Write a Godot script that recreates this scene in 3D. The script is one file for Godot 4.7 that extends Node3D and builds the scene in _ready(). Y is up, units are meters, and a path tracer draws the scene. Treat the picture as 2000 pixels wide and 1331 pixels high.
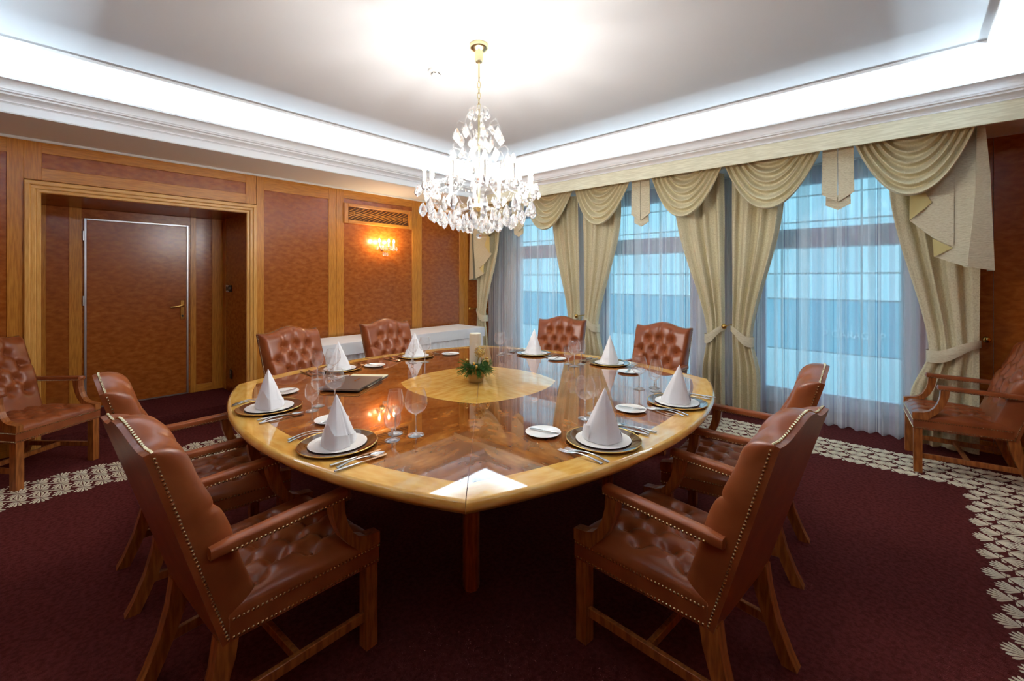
extends Node3D
# Axes: X runs along the panelled wall, -Z towards it; depth d below means -Z. Metres.

const TX := 2.055          # table centre
const TD := 2.165
const TOP := 0.773         # height of the table top
const WALL_A := 5.49       # panelled wall, depth
const WALL_B := 5.46       # window wall, X
const WALL_C := -1.48      # wall behind the camera, depth
const WALL_L := -1.34      # wall on the camera's left, X
const CEIL := 3.07
const SOFFIT := 2.66

var rng := RandomNumberGenerator.new()
var taken := {}
var M := {}

# ---------------------------------------------------------------- mesh builder
class MB:
	var P := PackedVector3Array()
	var N := PackedVector3Array()
	var U := PackedVector2Array()
	var I := PackedInt32Array()

	func tri(a: Vector3, b: Vector3, c: Vector3, ua := Vector2.ZERO, ub := Vector2.ZERO, uc := Vector2.ZERO) -> void:
		var n := (b - a).cross(c - a)
		if n.length_squared() < 1e-18:
			return
		n = n.normalized()
		var k := P.size()
		P.append(a); P.append(b); P.append(c)
		N.append(n); N.append(n); N.append(n)
		U.append(ua); U.append(ub); U.append(uc)
		I.append(k); I.append(k + 2); I.append(k + 1)

	func quad(a: Vector3, b: Vector3, c: Vector3, d: Vector3, ua := Vector2.ZERO, ub := Vector2(1, 0), uc := Vector2(1, 1), ud := Vector2(0, 1)) -> void:
		tri(a, b, c, ua, ub, uc)
		tri(a, c, d, ua, uc, ud)

	func oquad(a: Vector3, b: Vector3, c: Vector3, d: Vector3, o: Vector3) -> void:
		if (b - a).cross(c - a).dot((a + b + c + d) * 0.25 - o) < 0.0:
			quad(d, c, b, a)
		else:
			quad(a, b, c, d)

	func otri(a: Vector3, b: Vector3, c: Vector3, o: Vector3) -> void:
		if (b - a).cross(c - a).dot((a + b + c) / 3.0 - o) < 0.0:
			tri(c, b, a)
		else:
			tri(a, b, c)

	# smooth sheet; the normal is (row direction) x (column direction)
	func grid(rows: Array, wrap := false, uvs: Array = [], flip := false) -> void:
		var nr := rows.size()
		var nc: int = rows[0].size()
		var k := P.size()
		var acc := PackedVector3Array()
		acc.resize(nr * nc)
		for i in nr - 1:
			var r0: PackedVector3Array = rows[i]
			var r1: PackedVector3Array = rows[i + 1]
			for j in nc - 1:
				var a := r0[j]
				var b := r1[j]
				var c := r1[j + 1]
				var d := r0[j + 1]
				var n := (b - a).cross(c - a) + (c - a).cross(d - a)
				if flip:
					n = -n
				acc[i * nc + j] += n
				acc[(i + 1) * nc + j] += n
				acc[(i + 1) * nc + j + 1] += n
				acc[i * nc + j + 1] += n
				var q := k + i * nc + j
				var s := k + (i + 1) * nc + j
				if flip:
					I.append_array(PackedInt32Array([q, s, s + 1, q, s + 1, q + 1]))
				else:
					I.append_array(PackedInt32Array([q, s + 1, s, q, q + 1, s + 1]))
		if wrap:
			for i in nr:
				var t := acc[i * nc] + acc[i * nc + nc - 1]
				acc[i * nc] = t
				acc[i * nc + nc - 1] = t
		for i in nr:
			P.append_array(rows[i])
			for j in nc:
				var n := acc[i * nc + j]
				N.append(n.normalized() if n.length_squared() > 1e-20 else Vector3.UP)
				U.append(uvs[i][j] if uvs.size() else Vector2(float(j) / (nc - 1), float(i) / (nr - 1)))

	func box(c: Vector3, s: Vector3, bev := 0.0, bs := Basis()) -> void:
		var h := s * 0.5
		bev = minf(bev, minf(h.x, minf(h.y, h.z)) * 0.9)
		if bev <= 0.0:
			var q := []
			for sx in [-1, 1]:
				for sy in [-1, 1]:
					for sz in [-1, 1]:
						q.append(c + bs * Vector3(sx * h.x, sy * h.y, sz * h.z))
			for f in [[0, 1, 3, 2], [4, 5, 7, 6], [0, 1, 5, 4], [2, 3, 7, 6], [0, 2, 6, 4], [1, 3, 7, 5]]:
				oquad(q[f[0]], q[f[1]], q[f[2]], q[f[3]], c)
			return
		var pt := func(sx: int, sy: int, sz: int, ax: int) -> Vector3:
			var v := Vector3(sx * (h.x - bev), sy * (h.y - bev), sz * (h.z - bev))
			v[ax] += [sx, sy, sz][ax] * bev
			return c + bs * v
		for ax in 3:
			var b: int = (ax + 1) % 3
			var d: int = (ax + 2) % 3
			for s1 in [-1, 1]:
				var f := []
				for w in [[-1, -1], [1, -1], [1, 1], [-1, 1]]:
					var g := [0, 0, 0]
					g[ax] = s1; g[b] = w[0]; g[d] = w[1]
					f.append(pt.call(g[0], g[1], g[2], ax))
				oquad(f[0], f[1], f[2], f[3], c)
				for s2 in [-1, 1]:
					var e := []
					for s3 in [-1, 1]:
						var g := [0, 0, 0]
						g[ax] = s1; g[b] = s2; g[d] = s3
						e.append(pt.call(g[0], g[1], g[2], ax))
						e.append(pt.call(g[0], g[1], g[2], b))
					oquad(e[0], e[1], e[3], e[2], c)
		for sx in [-1, 1]:
			for sy in [-1, 1]:
				for sz in [-1, 1]:
					otri(pt.call(sx, sy, sz, 0), pt.call(sx, sy, sz, 1), pt.call(sx, sy, sz, 2), c)

	# bar between two points with a rectangular section
	func bar(a: Vector3, b: Vector3, w: float, h: float, up := Vector3.UP, bev := 0.002) -> void:
		var z := (b - a).normalized()
		var x := up.cross(z)
		if x.length() < 1e-4:
			x = Vector3.RIGHT.cross(z)
		x = x.normalized()
		box((a + b) * 0.5, Vector3(w, h, a.distance_to(b)), bev, Basis(x, z.cross(x), z))

	func lathe(prof: Array, segs := 16, at := Vector3.ZERO, sc := Vector3.ONE, sharp := 0.75) -> void:
		var runs := []
		var cur := [prof[0]]
		for i in range(1, prof.size()):
			cur.append(prof[i])
			if i < prof.size() - 1:
				var a: Vector2 = (prof[i] - prof[i - 1]).normalized()
				var b: Vector2 = (prof[i + 1] - prof[i]).normalized()
				if a.dot(b) < sharp:
					runs.append(cur)
					cur = [prof[i]]
		runs.append(cur)
		for run in runs:
			var rows := []
			for p in run:
				var r := PackedVector3Array()
				for j in segs + 1:
					var t := TAU * (j % segs) / segs
					r.append(at + Vector3(p.x * cos(t) * sc.x, p.y * sc.y, p.x * sin(t) * sc.z))
				rows.append(r)
			grid(rows, true)

	func tube(path: Array, rad, segs := 8, caps := true, flat := 1.0, up := Vector3.UP) -> void:
		var n := path.size()
		var rows := []
		var a := Vector3.ZERO
		for i in n:
			var t: Vector3 = (path[mini(i + 1, n - 1)] - path[maxi(i - 1, 0)]).normalized()
			if i == 0:
				a = up - t * up.dot(t)
				if a.length() < 0.05:
					a = Vector3.RIGHT - t * t.x
			else:
				a = a - t * a.dot(t)
			a = a.normalized()
			var b := t.cross(a)
			var r: float = rad[i] if rad is Array else rad
			var ring := PackedVector3Array()
			for j in segs + 1:
				var w := TAU * (j % segs) / segs
				ring.append(path[i] + (a * cos(w) * flat - b * sin(w)) * r)
			rows.append(ring)
		grid(rows, true)
		if caps:
			for e in [0, n - 1]:
				var ring: PackedVector3Array = rows[e]
				for j in segs:
					if e == 0:
						tri(path[0], ring[j], ring[j + 1])
					else:
						tri(path[n - 1], ring[j + 1], ring[j])

	# polygon poly in the plane (o, ex, ey), extruded from t0 to t1 along ex x ey
	func prism(poly: PackedVector2Array, o: Vector3, ex: Vector3, ey: Vector3, t0: float, t1: float) -> void:
		if Geometry2D.is_polygon_clockwise(poly):
			poly = poly.duplicate()
			poly.reverse()
		var ez := ex.cross(ey).normalized()
		var idx := Geometry2D.triangulate_polygon(poly)
		for i in range(0, idx.size(), 3):
			var q := []
			for k in 3:
				q.append(poly[idx[i + k]])
			if (q[1] - q[0]).cross(q[2] - q[0]) < 0.0:
				q.reverse()
			var f := []
			var b := []
			for p in q:
				f.append(o + ex * p.x + ey * p.y + ez * t1)
				b.append(o + ex * p.x + ey * p.y + ez * t0)
			tri(f[0], f[1], f[2], q[0], q[1], q[2])
			tri(b[2], b[1], b[0], q[2], q[1], q[0])
		for i in poly.size():
			var p := poly[i]
			var q := poly[(i + 1) % poly.size()]
			quad(o + ex * p.x + ey * p.y + ez * t0, o + ex * q.x + ey * q.y + ez * t0, o + ex * q.x + ey * q.y + ez * t1, o + ex * p.x + ey * p.y + ez * t1)

	func mesh() -> ArrayMesh:
		var m := ArrayMesh.new()
		if P.is_empty():
			return m
		var arr := []
		arr.resize(Mesh.ARRAY_MAX)
		arr[Mesh.ARRAY_VERTEX] = P
		arr[Mesh.ARRAY_NORMAL] = N
		arr[Mesh.ARRAY_TEX_UV] = U
		arr[Mesh.ARRAY_INDEX] = I
		m.add_surface_from_arrays(Mesh.PRIMITIVE_TRIANGLES, arr)
		return m

# ---------------------------------------------------------------- nodes
func numbered(called: String) -> String:
	if not taken.has(called):
		taken[called] = 0
		return called
	taken[called] += 1
	return "%s_%03d" % [called, taken[called]]

func tag(o: Node, label: String, category: String, group := "") -> Node:
	o.set_meta("label", label)
	o.set_meta("category", category)
	if group != "":
		o.set_meta("group", group)
	return o

func thing(called: String, label: String, category: String, at := Vector3.ZERO, turn := 0.0, group := "") -> Node3D:
	var o := Node3D.new()
	o.name = numbered(called)
	add_child(o)
	o.position = at
	o.rotation.y = turn
	tag(o, label, category, group)
	return o

func part(parent: Node, called: String, mesh: Mesh, m: Material) -> MeshInstance3D:
	var o := MeshInstance3D.new()
	o.name = called
	o.mesh = mesh
	o.material_override = m
	parent.add_child(o, true)
	return o

func solo(called: String, mesh: Mesh, m: Material, label: String, category: String, at := Vector3.ZERO, turn := 0.0, group := "") -> MeshInstance3D:
	var o := MeshInstance3D.new()
	o.name = numbered(called)
	o.mesh = mesh
	o.material_override = m
	add_child(o)
	o.position = at
	o.rotation.y = turn
	tag(o, label, category, group)
	return o

func struct(called: String, mesh: Mesh, m: Material, label := "", category := "") -> MeshInstance3D:
	var o := MeshInstance3D.new()
	o.name = numbered(called)
	o.mesh = mesh
	o.material_override = m
	add_child(o)
	o.set_meta("kind", "structure")
	if label != "":
		tag(o, label, category)
	return o

func dup(root: Node3D, called: String, label: String, at: Vector3, turn: float) -> Node3D:
	var c := root.duplicate() as Node3D
	c.name = numbered(called)
	add_child(c)
	c.position = at
	c.rotation.y = turn
	c.set_meta("label", label)
	return c

func v(x: float, y: float, d: float) -> Vector3:
	return Vector3(x, y, -d)

func boxmesh(x0: float, x1: float, y0: float, y1: float, d0: float, d1: float, bev := 0.0) -> ArrayMesh:
	var b := MB.new()
	b.box(v((x0 + x1) / 2, (y0 + y1) / 2, (d0 + d1) / 2), Vector3(absf(x1 - x0), absf(y1 - y0), absf(d1 - d0)), bev)
	return b.mesh()

# ---------------------------------------------------------------- materials
func mat(col: Color, rough := 0.5, metal := 0.0, spec := 0.5) -> StandardMaterial3D:
	var m := StandardMaterial3D.new()
	m.albedo_color = col
	m.roughness = rough
	m.metallic = metal
	m.metallic_specular = spec
	return m

func ntex(seed_: int, freq: float, cols: Array, offs: Array, octaves := 4, warp := 0.0, size := 512, kind := FastNoiseLite.TYPE_SIMPLEX_SMOOTH) -> NoiseTexture2D:
	var n := FastNoiseLite.new()
	n.seed = seed_
	n.noise_type = kind
	n.frequency = freq
	n.fractal_type = FastNoiseLite.FRACTAL_FBM
	n.fractal_octaves = octaves
	if warp > 0.0:
		n.domain_warp_enabled = true
		n.domain_warp_amplitude = warp
		n.domain_warp_frequency = freq * 0.7
	var t := NoiseTexture2D.new()
	t.width = size
	t.height = size
	t.seamless = true
	t.noise = n
	if cols.size():
		var g := Gradient.new()
		g.colors = PackedColorArray(cols)
		g.offsets = PackedFloat32Array(offs)
		t.color_ramp = g
	return t

func wood(tex: Texture2D, scale: Vector3, rough: float, world := false, tint := Color.WHITE) -> StandardMaterial3D:
	var m := mat(tint, rough)
	m.albedo_texture = tex
	m.uv1_triplanar = true
	m.uv1_world_triplanar = world
	m.uv1_scale = scale
	m.uv1_triplanar_sharpness = 8.0
	return m

func c8(r: int, g: int, b: int) -> Color:
	return Color(r / 255.0, g / 255.0, b / 255.0)

func make_materials() -> void:
	var honey := ntex(3, 0.02, [c8(188, 118, 40), c8(206, 136, 50), c8(216, 150, 62)], [0.2, 0.55, 0.9], 5, 0.0, 512)
	M.stile_v = wood(honey, Vector3(7, 0.5, 7), 0.28, true)
	M.stile_h = wood(honey, Vector3(0.5, 7, 7), 0.28, true)
	var pale := ntex(5, 0.02, [c8(216, 154, 72), c8(228, 170, 88), c8(236, 184, 104)], [0.2, 0.55, 0.9], 5, 0.0, 512)
	M.case_v = wood(pale, Vector3(7, 0.5, 7), 0.28, true)
	M.case_h = wood(pale, Vector3(0.5, 7, 7), 0.28, true)
	var burl := ntex(11, 0.012, [c8(148, 74, 22), c8(164, 86, 27), c8(172, 94, 32), c8(182, 108, 42)], [0.1, 0.4, 0.62, 0.95], 6, 50.0, 1024)
	M.burl = wood(burl, Vector3(0.8, 1.5, 0.8), 0.24, true)
	M.chair_wood = wood(ntex(8, 0.02, [c8(140, 78, 34), c8(170, 100, 46), c8(186, 116, 58)], [0.2, 0.55, 0.9], 4, 0.0, 256), Vector3(9, 1.2, 9), 0.3)
	M.leather = mat(c8(164, 92, 50), 0.29)
	M.leather.albedo_texture = ntex(21, 0.01, [c8(225, 205, 195), c8(255, 250, 245)], [0.2, 0.8], 3, 0.0, 256)
	M.leather.uv1_triplanar = true
	M.leather.uv1_scale = Vector3(2.2, 2.2, 2.2)
	M.leather.heightmap_enabled = true
	M.leather.heightmap_texture = ntex(22, 0.09, [], [], 3, 0.0, 256, FastNoiseLite.TYPE_CELLULAR)
	M.leather.heightmap_scale = 0.035
	M.nail = mat(c8(196, 176, 138), 0.22, 1.0)
	M.brass = mat(c8(214, 176, 96), 0.22, 1.0)
	M.brass_pale = mat(c8(222, 206, 160), 0.25, 1.0)
	M.steel = mat(c8(205, 205, 205), 0.16, 1.0)
	M.alu = mat(c8(200, 200, 200), 0.35, 1.0)
	M.carpet = mat(c8(118, 57, 55), 0.95, 0.0, 0.1)
	M.carpet.albedo_texture = ntex(31, 0.03, [c8(206, 202, 202), c8(236, 234, 234), c8(255, 255, 255)], [0.2, 0.5, 0.85], 5, 0.0, 512)
	M.carpet.uv1_triplanar = true
	M.carpet.uv1_world_triplanar = true
	M.carpet.uv1_scale = Vector3(2.3, 2.3, 2.3)
	M.carpet.heightmap_enabled = true
	M.carpet.heightmap_texture = ntex(32, 0.2, [], [], 2, 0.0, 512)
	M.carpet.heightmap_scale = 0.5
	M.petal = mat(c8(234, 224, 198), 0.95, 0.0, 0.1)
	M.white = mat(c8(244, 244, 244), 0.6, 0.0, 0.3)
	M.ceiling = mat(c8(214, 216, 219), 0.75, 0.0, 0.2)
	M.pelmet = mat(c8(240, 234, 206), 0.6, 0.0, 0.3)
	M.pelmet.albedo_texture = ntex(41, 0.03, [c8(238, 236, 230), c8(255, 255, 255)], [0.3, 0.7], 4, 0.0, 256)
	M.pelmet.uv1_triplanar = true
	M.pelmet.uv1_world_triplanar = true
	M.pelmet.uv1_scale = Vector3(1, 8, 0.6)
	M.damask = mat(c8(234, 226, 194), 0.62, 0.0, 0.4)
	M.damask.albedo_texture = ntex(45, 0.05, [c8(230, 224, 210), c8(248, 245, 238), c8(255, 255, 252)], [0.25, 0.5, 0.8], 4, 20.0, 512)
	M.damask.uv1_triplanar = true
	M.damask.uv1_scale = Vector3(3, 2.0, 3)
	M.damask.heightmap_enabled = true
	M.damask.heightmap_texture = ntex(46, 0.05, [], [], 3, 0.0, 256)
	M.damask.heightmap_scale = 0.12
	M.silk = mat(c8(240, 233, 206), 0.5, 0.0, 0.5)
	M.silk.albedo_texture = M.damask.albedo_texture
	M.silk.uv1_triplanar = true
	M.silk.uv1_scale = Vector3(1.2, 9, 1.2)
	M.silk.heightmap_enabled = true
	M.silk.heightmap_texture = M.damask.heightmap_texture
	M.silk.heightmap_scale = 0.35
	M.lining = mat(c8(230, 216, 150), 0.55, 0.0, 0.4)
	M.linen = mat(c8(249, 249, 250), 0.8, 0.0, 0.2)
	M.china = mat(c8(244, 242, 236), 0.12)
	M.charger = mat(c8(74, 44, 28), 0.06)
	M.charger.clearcoat_enabled = true
	M.charger.clearcoat = 1.0
	M.charger.clearcoat_roughness = 0.03
	M.gold = mat(c8(232, 196, 112), 0.18, 1.0)
	M.dark = mat(c8(26, 20, 18), 0.5)
	M.glass = mat(Color(1, 1, 1, 0.025), 0.0, 0.0, 0.7)
	M.glass.transparency = BaseMaterial3D.TRANSPARENCY_ALPHA
	M.pane = mat(Color(0.97, 0.99, 1.0, 0.05), 0.02, 0.0, 0.5)
	M.pane.transparency = BaseMaterial3D.TRANSPARENCY_ALPHA
	M.crystal = mat(Color(1, 1, 1, 0.13), 0.0, 0.0, 0.5)
	M.crystal.refraction_enabled = true
	M.crystal.refraction_scale = 0.055
	M.stem = mat(Color(1, 1, 1, 0.12), 0.0, 0.0, 0.5)
	M.stem.refraction_enabled = true
	M.stem.refraction_scale = 0.05
	M.plastic = mat(c8(232, 230, 224), 0.4)

func glow(col: Color, energy: float) -> StandardMaterial3D:
	var m := mat(col, 0.5)
	m.emission_enabled = true
	m.emission = col
	m.emission_energy_multiplier = energy
	return m

# ---------------------------------------------------------------- run
func _ready() -> void:
	rng.seed = 20240611
	make_camera_and_light()
	make_materials()
	make_shell()
	make_floor()
	make_panelling()
	make_alcove()
	make_windows()
	make_street()
	make_curtains()
	make_table()
	make_chairs()
	make_buffet()
	make_settings()
	make_centrepiece()
	make_menus()
	make_chandelier()
	make_sconce()
	make_small_things()

func make_camera_and_light() -> void:
	var cam := Camera3D.new()
	cam.name = "camera"
	add_child(cam)
	cam.position = Vector3(0, 1.48, 0)
	cam.rotation_degrees = Vector3(0, -47.7, 0)
	var f := 853.0
	cam.near = 0.05
	cam.far = 200.0
	cam.projection = Camera3D.PROJECTION_FRUSTUM
	cam.size = cam.near * 1331.0 / f
	cam.frustum_offset = Vector2(cam.near * 2.0 / f, -cam.near * (665.5 - 543.0) / f)
	cam.current = true

	var we := WorldEnvironment.new()
	we.name = "environment"
	var e := Environment.new()
	e.tonemap_mode = Environment.TONE_MAPPER_LINEAR
	e.tonemap_exposure = 5.0
	e.background_mode = Environment.BG_SKY
	var sky := Sky.new()
	var sm := ProceduralSkyMaterial.new()
	sm.sky_top_color = c8(128, 202, 236)
	sm.sky_horizon_color = c8(158, 216, 238)
	sm.ground_bottom_color = c8(120, 140, 150)
	sm.ground_horizon_color = c8(158, 216, 238)
	sm.sky_energy_multiplier = 0.95
	sm.ground_energy_multiplier = 1.0
	sky.sky_material = sm
	e.sky = sky
	e.sdfgi_enabled = true
	e.ssao_enabled = true
	e.ssil_enabled = true
	we.environment = e
	add_child(we)

	# tubes lying in the cove trough behind the cornice, on all four sides of the ceiling tray
	var x0 := -0.18
	var x1 := 4.30
	var d0 := -0.39
	var d1 := 4.405
	var o := 0.62
	var gm := glow(Color(0.93, 0.97, 1.0), 3.0)
	var spots := [
		["the panelled wall", v((x0 + x1) / 2, 2.72, d1 + o), x1 - x0 + 0.9, 0.0],
		["the window wall", v(x1 + o, 2.72, (d0 + d1) / 2), d1 - d0 + 0.9, PI / 2],
		["the wall opposite the panelling", v((x0 + x1) / 2, 2.72, d0 - o), x1 - x0 + 0.9, 0.0],
		["the wall opposite the windows", v(x0 - o, 2.72, (d0 + d1) / 2), d1 - d0 + 0.9, PI / 2]]
	for s in spots:
		var t := thing("cove_lamp", "long white lamp tube in the ceiling cove along " + s[0], "lamp", s[1], s[3], "lamp tubes in the ceiling cove")
		var b := MB.new()
		b.tube([Vector3(-s[2] / 2, 0.03, 0), Vector3(s[2] / 2, 0.03, 0)], 0.013, 8)
		part(t, "tube", b.mesh(), gm)
		b = MB.new()
		b.box(Vector3(0, 0.006, 0), Vector3(s[2], 0.02, 0.05), 0.002)
		part(t, "batten", b.mesh(), mat(c8(230, 230, 230), 0.5))
		var l := AreaLight3D.new()
		l.name = "cove_light"
		l.area_size = Vector2(s[2], 0.04)
		l.light_color = Color(0.84, 0.94, 1.0)
		l.light_energy = 2.1
		l.shadow_enabled = true
		l.set("area_range", 12.0)
		t.add_child(l)
		l.position = Vector3(0, 0.05, 0)
		l.rotation.x = PI / 2

func rect_sweep(b: MB, prof: Array, flipit := false) -> void:
	var x0 := -0.18
	var x1 := 4.30
	var d0 := -0.39
	var d1 := 4.405
	var cs := [[x0, d0, -1, -1], [x1, d0, 1, -1], [x1, d1, 1, 1], [x0, d1, -1, 1]]
	for i in 4:
		var a: Array = cs[i]
		var c: Array = cs[(i + 1) % 4]
		for k in prof.size() - 1:
			var p: Vector2 = prof[k]
			var q: Vector2 = prof[k + 1]
			var A := v(a[0] + a[2] * p.x, p.y, a[1] + a[3] * p.x)
			var B := v(c[0] + c[2] * p.x, p.y, c[1] + c[3] * p.x)
			var C := v(c[0] + c[2] * q.x, q.y, c[1] + c[3] * q.x)
			var D := v(a[0] + a[2] * q.x, q.y, a[1] + a[3] * q.x)
			if flipit:
				b.quad(D, C, B, A)
			else:
				b.quad(A, B, C, D)

func make_shell() -> void:
	# ceiling: a plain middle sheet with a small edge, a cove above the cornice around it
	var b := MB.new()
	b.box(v(2.06, CEIL + 0.02, 2.0075), Vector3(4.48, 0.04, 4.795), 0.003)
	b.box(v(2.06, CEIL + 0.09, 2.0), Vector3(7.2, 0.1, 7.4))
	for r in [[-1.4, -0.192, -1.6, 5.6], [4.312, 5.6, -1.6, 5.6], [-0.192, 4.312, -1.6, -0.402], [-0.192, 4.312, 4.417, 5.6]]:
		b.box(v((r[0] + r[1]) / 2, CEIL + 0.025, (r[2] + r[3]) / 2), Vector3(r[1] - r[0], 0.04, r[3] - r[2]), 0.002)
	var ce := struct("ceiling", b.mesh(), M.ceiling, "smooth white ceiling with a raised middle sheet", "ceiling")
	# cornice, swept round the room
	b = MB.new()
	var prof := [Vector2(0.37, SOFFIT), Vector2(0.36, SOFFIT), Vector2(0.355, SOFFIT + 0.01), Vector2(0.36, SOFFIT + 0.012), Vector2(0.36, 2.733), Vector2(0.345, 2.737), Vector2(0.345, 2.752), Vector2(0.335, 2.756), Vector2(0.325, 2.764), Vector2(0.305, 2.772), Vector2(0.295, 2.776), Vector2(0.295, 2.788), Vector2(0.275, 2.792), Vector2(0.272, 2.802)]
	for i in 9:
		var t := i / 8.0 * PI / 2
		prof.append(Vector2(0.215 + 0.052 * cos(t), 2.806 + 0.055 * sin(t)))
	prof.append_array([Vector2(0.205, 2.863), Vector2(0.205, 2.878), Vector2(0.235, 2.878), Vector2(0.28, 2.83), Vector2(0.38, 2.70), Vector2(0.95, 2.70), Vector2(0.97, 2.72), Vector2(1.0, CEIL + 0.05)])
	rect_sweep(b, prof)
	var bead := MB.new()
	rect_sweep(bead, [Vector2(-0.002, CEIL + 0.002), Vector2(-0.002, CEIL - 0.02), Vector2(0.014, CEIL - 0.02), Vector2(0.014, CEIL + 0.002)])
	struct("trim_6", bead.mesh(), M.white, "thin white bead round the middle of the ceiling", "moulding")
	struct("trim_1", b.mesh(), M.white, "white moulded cornice hiding the cove lamps", "cornice")
	# soffit between cornice and walls
	b = MB.new()
	for r in [[WALL_L - 0.15, -0.545, WALL_C - 0.15, WALL_A + 0.15], [4.665, WALL_B + 0.15, WALL_C - 0.15, WALL_A + 0.15], [-0.545, 4.665, WALL_C - 0.15, -0.755], [-0.545, 4.665, 4.77, WALL_A + 0.15]]:
		b.box(v((r[0] + r[1]) / 2, SOFFIT + 0.02, (r[2] + r[3]) / 2), Vector3(r[1] - r[0], 0.04, r[3] - r[2]))
	struct("trim_2", b.mesh(), M.white, "flat white soffit between cornice and walls", "soffit")
	# bead where the soffit meets the panelling
	struct("trim_3", boxmesh(WALL_L, WALL_B, SOFFIT - 0.022, SOFFIT, WALL_A - 0.022, WALL_A, 0.004), M.white, "thin white bead along the top of the panelling", "moulding")
	# walls out of the picture
	struct("wall_left", boxmesh(WALL_L - 0.15, WALL_L, 0, SOFFIT + 0.4, WALL_C - 0.15, WALL_A + 0.15), M.burl, "reddish burl veneer wall facing the windows", "wall")
	struct("wall_front", boxmesh(WALL_L, WALL_B, 0, SOFFIT + 0.4, WALL_C - 0.15, WALL_C), M.burl, "reddish burl veneer wall facing the panelled wall", "wall")

# ---------------------------------------------------------------- floor
func petal(b: MB, at: Vector3, ang: float, ln: float, wd: float, r0: float) -> void:
	var dx := Vector3(cos(ang), 0, -sin(ang))
	var dz := Vector3(sin(ang), 0, cos(ang))
	var s := [[0.0, 0.06], [0.4, 0.26], [0.75, 0.5], [0.92, 0.42], [1.0, 0.0]]
	var L := []
	var R := []
	var C := []
	for q in s:
		var c = at + dx * (r0 + ln * q[0])
		L.append(c + dz * wd * q[1])
		R.append(c - dz * wd * q[1])
		C.append(c + Vector3.UP * (0.003 if q[0] > 0.0 and q[0] < 1.0 else 0.0005))
	for i in 4:
		b.tri(C[i], L[i], L[i + 1])
		b.tri(C[i], L[i + 1], C[i + 1])
		b.tri(C[i], R[i + 1], R[i])
		b.tri(C[i], C[i + 1], R[i + 1])

func make_floor() -> void:
	var fl := struct("floor", boxmesh(WALL_L - 0.15, WALL_B + 0.15, -0.1, 0, WALL_C - 0.15, WALL_A + 0.02), M.carpet, "plain maroon carpet with a cream leaf border", "carpet")
	# leaf border: flowers of two fans of petals in staggered columns
	var b := MB.new()
	var inner := [-0.30, 4.41, -0.205, 4.19]     # x0 x1 d0 d1 of the plain middle
	var col := 0.103
	var flower := func(x: float, d: float) -> void:
		var at := v(x, 0.0006, d)
		for side in [PI / 2, -PI / 2]:
			for k in 6:
				var a := (k - 2.5) * 0.285
				petal(b, at, side + a, 0.085 - 0.0045 * absf(k - 2.5), 0.0148, 0.007)
		petal(b, at, 0.28, 0.036, 0.018, 0.008)
		petal(b, at, -0.25, 0.030, 0.016, 0.008)
		petal(b, at, PI + 0.25, 0.036, 0.018, 0.008)
	for i in 62:
		var x := -0.78 + i * col
		for j in 40:
			var d := -0.70 + j * 0.152 + (0.036 if i % 2 else 0.0)
			if d > 4.66 or x > 4.90 or x < -0.80:
				continue
			if x > inner[0] - 0.02 and x < inner[1] + 0.02 and d > inner[2] - 0.08 and d < inner[3] + 0.08:
				continue
			flower.call(x, d)
	var o := part(fl, "leaf_border", b.mesh(), M.petal)
	o.set_meta("kind", "stuff")
	o.set_meta("label", "cream petals tufted into the carpet border")

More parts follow.
